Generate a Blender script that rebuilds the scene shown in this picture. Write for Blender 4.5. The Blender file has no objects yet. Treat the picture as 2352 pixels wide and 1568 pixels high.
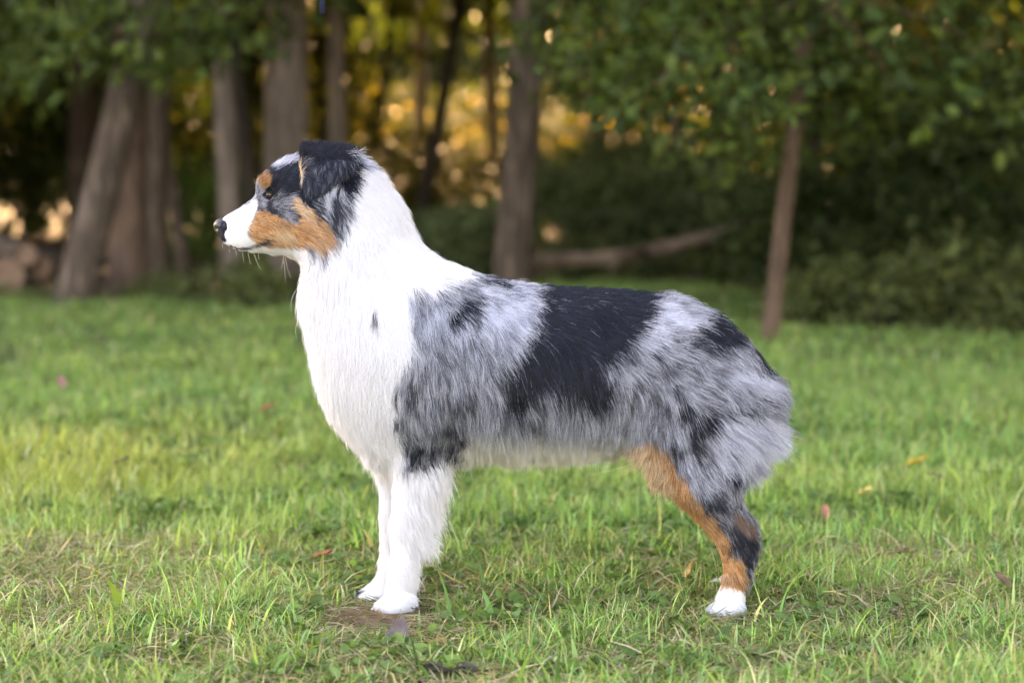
import bpy, math, random, time
import numpy as np
from mathutils import Vector, Matrix

T0 = time.time()
R = math.radians
rng = np.random.default_rng(11)
random.seed(11)
SC = bpy.context.scene
COL = SC.collection

# ------------------------------------------------------------------ camera, sky, sun, exposure
FPX, CX, CY, HOR = 5553.0, 1176.0, 784.0, 353.0       # focal length etc. in px of the 2352 px wide view
CAM_D, CAM_H = 3.6, 0.68
PITCH = math.atan((CY - HOR) / FPX)
cd = bpy.data.cameras.new('camera')
cam = bpy.data.objects.new('camera', cd)
COL.objects.link(cam)
cam.location = (0, -CAM_D, CAM_H)
cam.rotation_euler = (math.pi / 2 - PITCH, 0, 0)
cd.lens, cd.sensor_width = 85.0, 36.0
cd.clip_start, cd.clip_end = 0.1, 2000
cd.dof.use_dof = True
cd.dof.focus_distance = 3.46
cd.dof.aperture_fstop = 3.5
cd.dof.aperture_blades = 0
SC.camera = cam

SUN_EL, SUN_AZ = R(19), R(-14)         # azimuth from +Y towards +X: a low sun behind the wood
w = bpy.data.worlds.new("World")
SC.world = w
w.use_nodes = True
wn = w.node_tree
bg = wn.nodes['Background']
sky = wn.nodes.new('ShaderNodeTexSky')
sky.sky_type = 'NISHITA'
sky.sun_disc = False
sky.sun_elevation = SUN_EL
sky.sun_rotation = SUN_AZ
sky.air_density, sky.dust_density, sky.ozone_density = 1.0, 2.5, 0.6
wn.links.new(sky.outputs[0], bg.inputs[0])
bg.inputs[1].default_value = 0.15
sl = bpy.data.lights.new('sun', 'SUN')
sl.energy, sl.angle, sl.color = 4.0, R(0.5), (1.0, 0.74, 0.42)
so = bpy.data.objects.new('sun', sl)
COL.objects.link(so)
sd = Vector((math.sin(SUN_AZ) * math.cos(SUN_EL), math.cos(SUN_AZ) * math.cos(SUN_EL), math.sin(SUN_EL)))
so.rotation_euler = sd.to_track_quat('Z', 'Y').to_euler()
so.location = (0, 0, 20)
SC.view_settings.view_transform = 'Standard'
SC.view_settings.look = 'None'
SC.view_settings.exposure = 3.72
SC.view_settings.use_white_balance = True
SC.view_settings.white_balance_temperature = 8800
SC.view_settings.white_balance_tint = 26
SC.view_settings.gamma = 1.0
SC.view_settings.use_curve_mapping = False
SC.render.engine = 'CYCLES'
SC.cycles.use_denoising = True
SC.cycles.max_bounces = 8
SC.cycles.diffuse_bounces = 4
SC.cycles.transparent_max_bounces = 8

# ------------------------------------------------------------------ helpers
CP, SP = math.cos(PITCH), math.sin(PITCH)

def at(px, py, dist):
    """world point seen at pixel (px,py) of the 2352 px view, at ground distance dist from the camera"""
    u, v = (px - CX) / FPX, -(py - CY) / FPX
    d = Vector((u, CP + SP * v, -SP + CP * v))
    t = dist / d.y
    return Vector((d.x * t, -CAM_D + dist, CAM_H + d.z * t))

def gdist(py):
    v = -(py - CY) / FPX
    return CAM_H / (SP - CP * v) * (CP + SP * v)

def ground(px, py):
    return at(px, py, gdist(py))

def link(o, parent=None):
    COL.objects.link(o)
    if parent:
        o.parent = parent
    return o

def tag(o, label=None, cat=None, group=None, kind=None):
    if label: o['label'] = label
    if cat: o['category'] = cat
    if group: o['group'] = group
    if kind: o['kind'] = kind
    return o

def empty(name, loc, label=None, cat=None, group=None, rz=0.0):
    o = bpy.data.objects.new(name, None)
    o.empty_display_size = 0.1
    o.location = loc
    o.rotation_euler = (0, 0, rz)
    link(o)
    return tag(o, label, cat, group)

def mesh_np(name, verts, faces, mat, parent=None, colors=None, smooth=False, lens=None):
    """faces: int array (n,k), or flat loops with lens"""
    me = bpy.data.meshes.new(name)
    verts = np.ascontiguousarray(verts, dtype=np.float32)
    if lens is None:
        faces = np.asarray(faces, dtype=np.int32)
        lens = np.full(len(faces), faces.shape[1], dtype=np.int32)
        loops = faces.ravel()
    else:
        loops = np.asarray(faces, dtype=np.int32)
    starts = np.zeros(len(lens), dtype=np.int32)
    starts[1:] = np.cumsum(lens)[:-1]
    me.vertices.add(len(verts))
    me.vertices.foreach_set('co', verts.ravel())
    me.loops.add(len(loops))
    me.loops.foreach_set('vertex_index', np.ascontiguousarray(loops))
    me.polygons.add(len(lens))
    me.polygons.foreach_set('loop_start', starts)
    me.polygons.foreach_set('loop_total', lens)
    if smooth:
        me.polygons.foreach_set('use_smooth', np.ones(len(lens), dtype=bool))
    me.update(calc_edges=True)
    if colors is not None:
        a = me.attributes.new('tint', 'FLOAT_COLOR', 'POINT')
        c = np.ones((len(verts), 4), dtype=np.float32)
        c[:, :3] = colors
        a.data.foreach_set('color', c.ravel())
    if mat: me.materials.append(mat)
    o = bpy.data.objects.new(name, me)
    return link(o, parent)

def _hash(ix, iy, iz, seed):
    h = (ix.astype(np.int64) * 374761393 + iy.astype(np.int64) * 668265263 + iz.astype(np.int64) * 2147483647 + seed * 974711) & 0xffffffff
    h = ((h ^ (h >> 13)) * 1274126177) & 0xffffffff
    h = (h ^ (h >> 16)) & 0xffffff
    return h.astype(np.float64) / 0xffffff

def vnoise(x, y, z=None, seed=0):
    x = np.asarray(x, dtype=np.float64); y = np.asarray(y, dtype=np.float64)
    z = np.zeros_like(x) if z is None else np.asarray(z, dtype=np.float64)
    ix, iy, iz = np.floor(x), np.floor(y), np.floor(z)
    fx, fy, fz = x - ix, y - iy, z - iz
    fx = fx * fx * (3 - 2 * fx); fy = fy * fy * (3 - 2 * fy); fz = fz * fz * (3 - 2 * fz)
    out = 0
    for a in (0, 1):
        for b in (0, 1):
            for c in (0, 1):
                wgt = (fx if a else 1 - fx) * (fy if b else 1 - fy) * (fz if c else 1 - fz)
                out = out + wgt * _hash(ix + a, iy + b, iz + c, seed)
    return out                      # 0..1

def sstep(a, b, x):
    t = np.clip((x - a) / (b - a), 0, 1)
    return t * t * (3 - 2 * t)

# ------------------------------------------------------------------ materials
def new_mat(name):
    m = bpy.data.materials.new(name)
    m.use_nodes = True
    nt = m.node_tree
    for n in list(nt.nodes): nt.nodes.remove(n)
    out = nt.nodes.new('ShaderNodeOutputMaterial')
    return m, nt, out

def leaf_mat(name, trans=0.35, rough=0.45, spec=0.25, trans_gain=(1.5, 1.6, 0.7)):
    m, nt, out = new_mat(name)
    at_ = nt.nodes.new('ShaderNodeAttribute'); at_.attribute_name = 'tint'
    p = nt.nodes.new('ShaderNodeBsdfPrincipled')
    p.inputs['Roughness'].default_value = rough
    p.inputs['Specular IOR Level'].default_value = spec
    t = nt.nodes.new('ShaderNodeBsdfTranslucent')
    mul = nt.nodes.new('ShaderNodeMixRGB'); mul.blend_type = 'MULTIPLY'; mul.inputs[0].default_value = 1
    mul.inputs[2].default_value = (*trans_gain, 1)
    mx = nt.nodes.new('ShaderNodeMixShader'); mx.inputs[0].default_value = trans
    L = nt.links.new
    L(at_.outputs['Color'], p.inputs['Base Color']); L(at_.outputs['Color'], mul.inputs[1])
    L(mul.outputs[0], t.inputs['Color'])
    L(p.outputs[0], mx.inputs[1]); L(t.outputs[0], mx.inputs[2]); L(mx.outputs[0], out.inputs[0])
    return m

def noise_mat(name, c1, c2, scale=8.0, rough=0.85, stretch=(1, 1, 1), bump=0.4, c3=None, spec=0.2, detail=6.0, dist=0.02):
    m, nt, out = new_mat(name)
    L = nt.links.new
    tc = nt.nodes.new('ShaderNodeTexCoord')
    mp = nt.nodes.new('ShaderNodeMapping'); mp.inputs['Scale'].default_value = stretch
    n1 = nt.nodes.new('ShaderNodeTexNoise'); n1.inputs['Scale'].default_value = scale; n1.inputs['Detail'].default_value = detail
    n1.inputs['Roughness'].default_value = 0.65
    cr = nt.nodes.new('ShaderNodeValToRGB')
    cr.color_ramp.elements[0].position, cr.color_ramp.elements[1].position = 0.32, 0.68
    cr.color_ramp.elements[0].color = (*c1, 1); cr.color_ramp.elements[1].color = (*c2, 1)
    if c3:
        e = cr.color_ramp.elements.new(0.52); e.color = (*c3, 1)
    p = nt.nodes.new('ShaderNodeBsdfPrincipled')
    p.inputs['Roughness'].default_value = rough; p.inputs['Specular IOR Level'].default_value = spec
    bp = nt.nodes.new('ShaderNodeBump'); bp.inputs['Strength'].default_value = bump; bp.inputs['Distance'].default_value = dist
    L(tc.outputs['Object'], mp.inputs[0]); L(mp.outputs[0], n1.inputs['Vector'])
    L(n1.outputs['Fac'], cr.inputs[0]); L(cr.outputs[0], p.inputs['Base Color'])
    L(n1.outputs['Fac'], bp.inputs['Height']); L(bp.outputs[0], p.inputs['Normal']); L(p.outputs[0], out.inputs[0])
    return m

def fur_mat():
    m, nt, out = new_mat('fur')
    L = nt.links.new
    a = nt.nodes.new('ShaderNodeAttribute'); a.attribute_name = 'tint'
    d = nt.nodes.new('ShaderNodeBsdfDiffuse')
    t = nt.nodes.new('ShaderNodeBsdfTranslucent')
    g = nt.nodes.new('ShaderNodeBsdfGlossy'); g.inputs['Roughness'].default_value = 0.38
    g.inputs['Color'].default_value = (0.8, 0.86, 1.0, 1)
    m1 = nt.nodes.new('ShaderNodeMixShader'); m1.inputs[0].default_value = 0.30
    m2 = nt.nodes.new('ShaderNodeMixShader'); m2.inputs[0].default_value = 0.03
    L(a.outputs['Color'], d.inputs[0]); L(a.outputs['Color'], t.inputs[0])
    L(d.outputs[0], m1.inputs[1]); L(t.outputs[0], m1.inputs[2])
    L(m1.outputs[0], m2.inputs[1]); L(g.outputs[0], m2.inputs[2]); L(m2.outputs[0], out.inputs[0])
    return m

def tint_mat(name, rough=0.8, spec=0.1):
    m, nt, out = new_mat(name)
    a = nt.nodes.new('ShaderNodeAttribute'); a.attribute_name = 'tint'
    p = nt.nodes.new('ShaderNodeBsdfPrincipled')
    p.inputs['Roughness'].default_value = rough; p.inputs['Specular IOR Level'].default_value = spec
    nt.links.new(a.outputs['Color'], p.inputs['Base Color']); nt.links.new(p.outputs[0], out.inputs[0])
    return m

M_LEAF = leaf_mat('tree_leaf', trans=0.3, spec=0.14, rough=0.5)
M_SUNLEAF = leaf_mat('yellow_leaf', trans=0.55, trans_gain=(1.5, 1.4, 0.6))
M_GRASS = leaf_mat('grass_blade', trans=0.35, rough=0.42, spec=0.18, trans_gain=(1.25, 1.3, 0.7))
M_FUR = fur_mat()
M_SKIN = tint_mat('skin')
M_BARK = noise_mat('bark', (0.045, 0.032, 0.025), (0.22, 0.16, 0.125), 11, stretch=(3, 3, 0.5), bump=1.0, c3=(0.085, 0.06, 0.045), dist=0.04)
M_BARKRED = noise_mat('red_bark', (0.045, 0.028, 0.02), (0.15, 0.092, 0.064), 9, stretch=(3, 3, 0.6), bump=0.8)
M_LOGBARK = noise_mat('log_bark', (0.09, 0.06, 0.044), (0.24, 0.17, 0.125), 7, stretch=(1, 1, 1), bump=0.6)
M_BARKPALE = noise_mat('pale_bark', (0.10, 0.078, 0.066), (0.36, 0.29, 0.25), 7, stretch=(3, 3, 0.5), bump=0.9, c3=(0.22, 0.175, 0.15), dist=0.03)
M_BARKDARK = noise_mat('dark_bark', (0.018, 0.014, 0.012), (0.06, 0.046, 0.036), 9, stretch=(3, 3, 0.6), bump=0.8)
M_LITTER = noise_mat('leaf_litter', (0.06, 0.04, 0.028), (0.20, 0.14, 0.095), 6, bump=0.7, c3=(0.11, 0.08, 0.048))
M_SOIL = noise_mat('lawn_soil', (0.035, 0.045, 0.014), (0.12, 0.12, 0.045), 22, bump=0.6, c3=(0.06, 0.08, 0.022))
M_WORN = noise_mat('worn_soil', (0.09, 0.055, 0.033), (0.30, 0.20, 0.12), 55, bump=0.8, c3=(0.18, 0.11, 0.065))
M_WOODEND = noise_mat('cut_wood', (0.09, 0.052, 0.034), (0.22, 0.135, 0.09), 22, bump=0.2)

# ------------------------------------------------------------------ ground
def lawn_edge(x):
    """ground Y where the lawn gives way to the forest floor"""
    x = np.asarray(x, dtype=float)
    e = 7.3 - 1.35 * sstep(1.5, 2.3, x) + 2.4 * np.exp(-((x - 1.0) / 0.95) ** 2)
    return e + 0.25 * np.sin(x * 3.1 + 1) + 0.15 * np.sin(x * 7.3)

def gz(x, y):
    x, y = np.asarray(x, dtype=float), np.asarray(y, dtype=float)
    away = sstep(0.5, 2.5, np.hypot(x, y) - 0.3)
    return 0.012 * (vnoise(x * 1.7, y * 1.7, seed=3) - 0.5) * 2 + away * (0.07 * (vnoise(x * 0.6 + 7, y * 0.6, seed=4) - 0.5) - 0.013 * np.clip(x, -3, 3) * sstep(1, 6, y))

g = 26
xs = np.concatenate([[-600, -200, -60], np.linspace(-25, 25, 51), [60, 200, 600]])
ys = np.concatenate([[-300, -60], np.linspace(-20, 60, 81), [100, 250, 900]])
X, Y = np.meshgrid(xs, ys, indexing='ij')
Z = 0.10 * (vnoise(X * 0.35, Y * 0.35, seed=5) - 0.5) * sstep(10, 14, Y) - 0.08
V = np.stack([X, Y, Z], -1).reshape(-1, 3)
nx, ny = X.shape
I = (np.arange(nx - 1)[:, None] * ny + np.arange(ny - 1)[None]).ravel()
Q = np.stack([I, I + ny, I + ny + 1, I + 1], -1)
o = mesh_np('forest_floor', V, Q, M_LITTER, smooth=True); tag(o, kind='structure')
# lawn: near sheet that follows the edge
xs = np.linspace(-14, 14, 141)
tt = np.linspace(0, 1, 120)
E = lawn_edge(xs)
Y = -14 + (E[:, None] + 14) * tt[None]
X = np.repeat(xs[:, None], len(tt), 1)
Z = gz(X, Y) - 0.06 * sstep(0.985, 1.0, tt)[None]
nx, ny = X.shape
I = (np.arange(nx - 1)[:, None] * ny + np.arange(ny - 1)[None]).ravel()
Q = np.stack([I, I + ny, I + ny + 1, I + 1], -1)
o = mesh_np('lawn', np.stack([X, Y, Z], -1).reshape(-1, 3), Q, M_SOIL, smooth=True); tag(o, kind='structure')

# worn spot where the dog's forefeet stand
th = np.linspace(0, 2 * np.pi, 72, endpoint=False)
rr = np.linspace(0.02, 1, 14)
edge = 1 + 0.25 * (vnoise(np.cos(th) * 2.5 + 9, np.sin(th) * 2.5, seed=8) - .5) * 2
PXs = -0.19 + 0.085 * rr[:, None] * np.cos(th) * edge; PYs = -0.10 + 0.09 * rr[:, None] * np.sin(th) * edge
PZs = gz(PXs, PYs) + 0.004 + 0.004 * (vnoise(PXs * 60, PYs * 60, seed=9)) - 0.010 * (rr[:, None] > .97)
i0 = np.arange(13)[:, None] * 72; j0 = np.arange(72)[None]; j1 = (j0 + 1) % 72
Q = np.stack([i0 + j0, i0 + 72 + j0, i0 + 72 + j1, i0 + j1], -1).reshape(-1, 4)
o = mesh_np('bare_soil', np.stack([PXs, PYs, PZs], -1).reshape(-1, 3), Q, M_WORN, smooth=True); tag(o, kind='structure')

# ------------------------------------------------------------------ leaves and wood
def leaf_cloud(P, D, size, cols, width=0.5):
    """six-pointed folded leaves: P (n,3) base, D (n,3) direction, size (n,), cols (n,3)"""
    n = len(P)
    D = D / np.linalg.norm(D, axis=1, keepdims=True)
    rv = rng.normal(size=(n, 3))
    S = np.cross(D, rv); S /= np.linalg.norm(S, axis=1, keepdims=True)
    N = np.cross(S, D)
    s = size[:, None]
    wd = width * (0.8 + 0.4 * rng.random((n, 1)))
    fold = 0.12 * s
    v = np.stack([P,
                  P + D * s * 0.32 + S * s * wd * 0.5 + N * fold,
                  P + D * s * 0.68 + S * s * wd * 0.40 + N * fold * 0.7,
                  P + D * s - N * fold * 0.8,
                  P + D * s * 0.68 - S * s * wd * 0.40 + N * fold * 0.7,
                  P + D * s * 0.32 - S * s * wd * 0.5 + N * fold], 1).reshape(-1, 3)
    b = (np.arange(n) * 6)[:, None]
    f = np.concatenate([b + np.array([[0, 1, 2, 3]]), b + np.array([[0, 3, 4, 5]])], 0)
    return v, f, np.repeat(cols, 6, 0)

def leaf_cols(n, base, var=0.35, warm=0.25):
    base = np.asarray(base, dtype=float)
    k = np.exp(rng.normal(0, var, (n, 1)))
    c = base[None] * k
    h = rng.random((n, 1)) * warm
    c = c * (1 + h * np.array([[1.2, 0.3, -0.5]]))
    return np.clip(c, 0.004, 0.8)

def clusters(centres, radii, counts, size, base, squash=0.7, droop=0.35, var=0.45, warm=0.4):
    """leaves gathered in sprays round the cluster centres"""
    Ps, Ds = [], []
    for c, r, k in zip(centres, radii, counts):
        ns = max(2, int(k / 14))
        sp = rng.normal(size=(ns, 3)); sp /= np.linalg.norm(sp, axis=1, keepdims=True)
        sp *= (rng.random((ns, 1)) ** 0.45) * r; sp[:, 2] *= squash
        which = rng.integers(0, ns, k)
        out = sp[which] + rng.normal(size=(k, 3)) * size * np.array([1.3, 1.3, 0.7])
        d = sp[which] / r + rng.normal(size=(k, 3)) * 0.7 + np.array([0, 0, -droop])
        Ps.append(np.asarray(c)[None] + out); Ds.append(d)
    P, D = np.concatenate(Ps), np.concatenate(Ds)
    s = size * (0.7 + 0.6 * rng.random(len(P)))
    return leaf_cloud(P, D, s, leaf_cols(len(P), base, var, warm))

def tube_np(path, rad, seg=12, rough=0.06, freq=6.0, cap=True, seed=0):
    path = np.asarray(path, dtype=float); rad = np.asarray(rad, dtype=float)
    n = len(path)
    T = np.gradient(path, axis=0); T /= np.linalg.norm(T, axis=1, keepdims=True)
    up = np.array([0.31, 0.95, 0.05])
    A = np.cross(T, up); A /= np.linalg.norm(A, axis=1, keepdims=True)
    B = np.cross(T, A)
    th = np.linspace(0, 2 * np.pi, seg, endpoint=False)
    ca, sa = np.cos(th)[None, :, None], np.sin(th)[None, :, None]
    dirv = A[:, None] * ca + B[:, None] * sa
    base = path[:, None] + dirv * rad[:, None, None]
    nz = vnoise(base[..., 0] * freq / 0.2 * 0.3 + seed, base[..., 1] * freq / 0.2 * 0.3, base[..., 2] * freq * 0.4, seed=seed)
    v = path[:, None] + dirv * (rad[:, None, None] * (1 + rough * 2 * (nz[..., None] - 0.5)))
    v = v.reshape(-1, 3)
    i = np.arange(n - 1)[:, None] * seg; j = np.arange(seg)[None]; j2 = (j + 1) % seg
    f = np.stack([i + j, i + j2, i + seg + j2, i + seg + j], -1).reshape(-1, 4)
    loops = [f.ravel()]; lens = [np.full(len(f), 4)]
    if cap:
        loops.append(np.arange(seg)[::-1]); lens.append([seg])
        loops.append((n - 1) * seg + np.arange(seg)); lens.append([seg])
    return v, np.concatenate(loops), np.concatenate(lens).astype(np.int32)

def join(parts):
    vs, fs, cs, off = [], [], [], 0
    for v, f, c in parts:
        vs.append(v); fs.append(f + off); cs.append(c); off += len(v)
    return np.concatenate(vs), np.concatenate(fs), np.concatenate(cs)

def canopy_mesh(seed, rx=3.0, z0=2.4, z1=11.0, n=42, k=150, size=0.20):
    cs, rs, ks = [], [], []
    for i in range(n):
        a, q = rng.random() * 6.283, rng.random() ** 0.5
        z = z0 + (z1 - z0) * rng.random()
        prof = 0.55 + 0.45 * math.sin(math.pi * min(1, (z - z0) / (z1 - z0) * 0.85 + 0.15))
        cs.append((math.cos(a) * q * rx * prof, math.sin(a) * q * rx * prof, z))
        rs.append(0.9 + 0.5 * rng.random()); ks.append(k)
    v, f, c = clusters(cs, rs, ks, size, (0.042, 0.065, 0.017), squash=0.6)
    o = mesh_np('crown', v, f, M_LEAF, colors=c)
    COL.objects.unlink(o)
    me = o.data
    bpy.data.objects.remove(o)
    return me
CANOPY = [canopy_mesh(i) for i in range(3)]

def add_crown(root, me, loc=(0, 0, 0), rz=0.0, sc=1.0):
    o = bpy.data.objects.new('crown', me)
    link(o, root); o.location = loc; o.rotation_euler = (0, 0, rz); o.scale = (sc, sc, sc)
    o['kind'] = 'stuff'
    return o

tree_i = 0
def tree(base, top_dir, dia0, height, mat, label, group=None, bend=0.03, canopy=True, flare=1.35, boughs=None,
         bough_col=(0.038, 0.065, 0.018), dia1=None, name='tree', leaf=0.075, crown_h=None):
    """base: world point on the ground; top_dir: world vector (its z is 1) the trunk leans along"""
    global tree_i
    tree_i += 1
    root = empty(name, base, label, 'tree', group)
    n = 16
    s = np.linspace(0, 1, n) ** 1.6
    z = s * height
    lean = np.array([top_dir[0], top_dir[1], 1.0])
    ph = tree_i * 1.7
    path = np.stack([lean[0] * np.minimum(z, 3.2) + bend * np.sin(z * 1.1 + ph) - bend * math.sin(ph),
                     lean[1] * np.minimum(z, 3.2) + bend * np.cos(z * 0.9 + ph) - bend * math.cos(ph), z - 0.12 * (1 - s)], -1)
    d1 = dia1 or dia0 * 0.45
    rad = 0.5 * (dia0 + (d1 - dia0) * s ** 0.8) * (1 + (flare - 1) * np.exp(-z / (dia0 * 1.2)))
    v, lp, ln = tube_np(path, rad, seg=14, rough=0.10, seed=tree_i)
    mesh_np('trunk', v, lp, mat, root, smooth=True, lens=ln)
    if canopy:
        tp = path[min(n - 1, 11)]
        for k in range(4):
            a = ph + k * 1.6
            b0 = path[9 + k % 3]
            pts = [b0 + np.array([math.cos(a) * q * 1.6, math.sin(a) * q * 1.6, q * 1.1 + 0.2 * q * q]) for q in np.linspace(0, 1, 6)]
            v, lp, ln = tube_np(np.array(pts), np.linspace(dia0 * 0.18, dia0 * 0.05, 6), seg=7, seed=k)
            mesh_np('limb', v, lp, mat, root, smooth=True, lens=ln)
        add_crown(root, CANOPY[tree_i % 3], (tp[0], tp[1], 0.0), ph, 0.9 + 0.25 * random.random())
    if boughs:
        cs, rs, ks = zip(*boughs)
        cs = [np.array(c) - np.array(base) for c in cs]
        v, f, c = clusters(cs, rs, ks, leaf, bough_col, squash=0.55, droop=0.5)
        o = mesh_np('foliage', v, f, M_LEAF, root, colors=c); o['kind'] = 'stuff'
        # thin branches that carry the sprays
        for c in cs[::2]:
            zt = max(1.0, min(height * 0.9, c[2] + 0.1 + 0.5 * random.random()))
            k = int(np.argmin(np.abs(path[:, 2] - zt)))
            a, b = path[k], np.array(c)
            mid = (a + b) / 2 + np.array([0, 0, 0.12])
            q = np.linspace(0, 1, 6)[:, None]
            pts = a * (1 - q) ** 2 + 2 * mid * q * (1 - q) + b * q ** 2
            v, lp, ln = tube_np(pts, np.linspace(min(rad[k] * 0.36, 0.02), 0.003, 6), seg=6, seed=3)
            mesh_np('branch', v, lp, mat, root, smooth=True, lens=ln)
    return root

def px_tree(bx, by, tx, wpx, height, mat, label, **kw):
    b = ground(bx, by); d = gdist(by)
    t = at(tx, 0, d)
    dirx = (t.x - b.x) / (t.z - b.z)
    return tree(Vector((b.x, b.y, 0)), (dirx, kw.pop('leany', 0.0)), wpx / FPX * d, height, mat, label, **kw)

def B(px, py, d, r, k):
    return (at(px, py, d), r, k)

px_tree(150, 700, 336, 88, 9, M_BARK, 'thick grey brown trunk leaning right beside the log pile', bend=0.02, name='leaning_tree',
        boughs=[B(350, 40, 10.2, .3, 90), B(240, 0, 10.0, .35, 110), B(440, 90, 10.3, .26, 80), B(300, 165, 10.0, .12, 34), B(130, 40, 10.6, .4, 150), B(60, 140, 10.8, .3, 90)])
px_tree(292, 655, 305, 84, 10, M_BARKRED, 'dark reddish brown trunk just behind the leaning grey trunk', bend=0.02,
        boughs=[B(120, 120, 12, .4, 170), B(400, 30, 11.6, .35, 120), B(520, 70, 11.5, .32, 110), B(450, 140, 11.8, .2, 45)])
px_tree(358, 640, 350, 52, 9, M_BARK, 'slim grey trunk between the reddish trunk and the thin slanting one')
px_tree(430, 612, 325, 32, 8, M_BARK, 'thin grey trunk slanting to the left, right of the leaning tree', bend=0.015)
px_tree(536, 612, 528, 55, 10, M_BARKPALE, 'pale pinkish grey trunk left of the thin black trunk',
        boughs=[B(590, 30, 13, .28, 80), B(640, 0, 13, .3, 80)])
px_tree(606, 616, 528, 34, 9, M_BARKDARK, 'thin nearly black trunk between the two pale trunks', bend=0.02)
px_tree(652, 606, 648, 104, 12, M_BARKPALE, 'widest pale grey trunk directly behind the dog\'s head', bend=0.02)
px_tree(738, 540, 742, 19, 8, M_BARKDARK, 'very thin black sapling stem below the hanging leash', bend=0.02)
px_tree(784, 590, 780, 42, 10, M_BARKPALE, 'upright grey brown trunk rising above the dog\'s ear', bend=0.02)
px_tree(842, 520, 888, 23, 9, M_BARKDARK, 'thin dark trunk right of the dog\'s ear leaning slightly right', bend=0.04)
px_tree(945, 560, 1042, 34, 9, M_BARKDARK, 'dark trunk slanting right behind the back of the dog\'s neck', bend=0.03)
px_tree(1168, 668, 1222, 86, 11, M_BARK, 'thick brown trunk in the middle rising behind the dog\'s back', bend=0.015, flare=1.25,
        boughs=[B(1330, 60, 11, .3, 110), B(1420, 140, 11.4, .35, 140)])
kb = []
for (x, y, r, k) in [(1400, 60, .28, 150), (1470, 150, .25, 150), (1450, 240, .14, 60), (1560, 90, .3, 190), (1570, 230, .24, 150), (1540, 300, .12, 40),
                     (1660, 60, .32, 220), (1680, 200, .3, 220), (1700, 310, .2, 120), (1790, 120, .34, 240), (1800, 260, .26, 190), (1790, 350, .10, 40),
                     (1900, 60, .34, 240), (1920, 190, .28, 200), (1930, 280, .16, 80), (2030, 110, .34, 240), (2060, 210, .22, 120), (2160, 60, .34, 240),
                     (2170, 180, .26, 160), (2250, 250, .16, 80), (2280, 120, .34, 220), (2330, 250, .14, 70), (1500, -60, .35, 160), (1700, -90, .4, 200), (1950, -90, .4, 200), (2200, -80, .4, 200)]:
    kb.append(B(x, y, 8.3 + 1.5 * random.random(), r, int(k * (0.66 if x < 1950 else 0.5))))
px_tree(1760, 778, 1860, 44, 3.6, M_BARKRED, 'young tree with slim brown trunk and low leafy crown on the right', bend=0.01, canopy=False,
        boughs=kb, bough_col=(0.040, 0.070, 0.020), dia1=0.022, name='young_tree', flare=1.15, leaf=0.07)

# wood further back (canopy keeps the low sun off the lawn)
back = []
for i in range(46):
    for _ in range(40):
        y = 8 + 17 * random.random(); x = (random.random() * 2 - 1) * (3.5 + y * 0.42)
        d = y + CAM_D
        px = CX + x / d * FPX
        if (700 < px < 1560 and (y < 19 or random.random() < 0.75)) or any((x - a) ** 2 + (y - b) ** 2 < 3.0 for a, b in back): continue
        if y < 12 and -200 < px < 2500: continue
        if y < 16 and 480 < px < 760: continue
        break
    back.append((x, y))
    tree(Vector((x, y, 0)), (random.uniform(-.08, .08), random.uniform(-.05, .05)), random.uniform(.10, .26), random.uniform(9, 12),
         random.choice([M_BARK, M_BARKDARK, M_BARKPALE, M_BARKDARK]), 'forest tree among many standing deep in the wood', group='forest trees further back', name='forest_tree')

# ------------------------------------------------------------------ bushes
def bush_mesh(base, size, n, k, rx, h, var=0.35, mat=None, warm=0.25):
    cs, rs, ks = [], [], []
    for i in range(n):
        a, q = rng.random() * 6.283, rng.random() ** 0.5
        z = h * (0.08 + 0.9 * rng.random())
        wv = rx * (1 - 0.5 * (z / h) ** 2)
        cs.append((math.cos(a) * q * wv, math.sin(a) * q * wv, z)); rs.append(rx * 0.35); ks.append(k)
    v, f, c = clusters(cs, rs, ks, size, base, squash=0.8, droop=0.1, var=var, warm=warm)
    v[:, 2] = np.maximum(v[:, 2], 0.0)
    o = mesh_np('foliage', v, f, mat or M_LEAF, colors=c); COL.objects.unlink(o)
    me = o.data; bpy.data.objects.remove(o)
    # stems
    ps = []
    for i in range(5):
        a = i * 1.26 + rng.random()
        q = np.linspace(0, 1, 5)
        pts = np.stack([math.cos(a) * q * rx * 0.5, math.sin(a) * q * rx * 0.5, q * h * 0.8 - 0.03], -1)
        ps.append(tube_np(pts, np.linspace(0.012, 0.004, 5), seg=6, seed=i)[:2])
    sts = []
    for v, lp in ps:
        o = mesh_np('stem', v, lp[:4 * 24].reshape(-1, 4), M_BARKDARK); COL.objects.unlink(o); sts.append(o.data); bpy.data.objects.remove(o)
    return me, sts
BUSH = {
    'dark': [bush_mesh((0.026, 0.045, 0.014), 0.075, 26, 70, 0.75, 1.0) for _ in range(2)],
    'shade': [bush_mesh((0.028, 0.046, 0.015), 0.07, 24, 60, 0.7, 0.9) for _ in range(2)],
    'blue': [bush_mesh((0.085, 0.125, 0.062), 0.06, 24, 70, 0.6, 0.6) for _ in range(2)],
    'green': [bush_mesh((0.05, 0.095, 0.022), 0.06, 22, 60, 0.5, 0.7) for _ in range(2)],
    'low': [bush_mesh((0.075, 0.10, 0.04), 0.05, 14, 40, 0.35, 0.28) for _ in range(2)],
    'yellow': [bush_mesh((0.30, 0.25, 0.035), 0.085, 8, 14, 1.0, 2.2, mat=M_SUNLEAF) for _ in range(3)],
    'olive': [bush_mesh((0.045, 0.052, 0.014), 0.09, 30, 60, 1.0, 2.3) for _ in range(2)],
}
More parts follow.
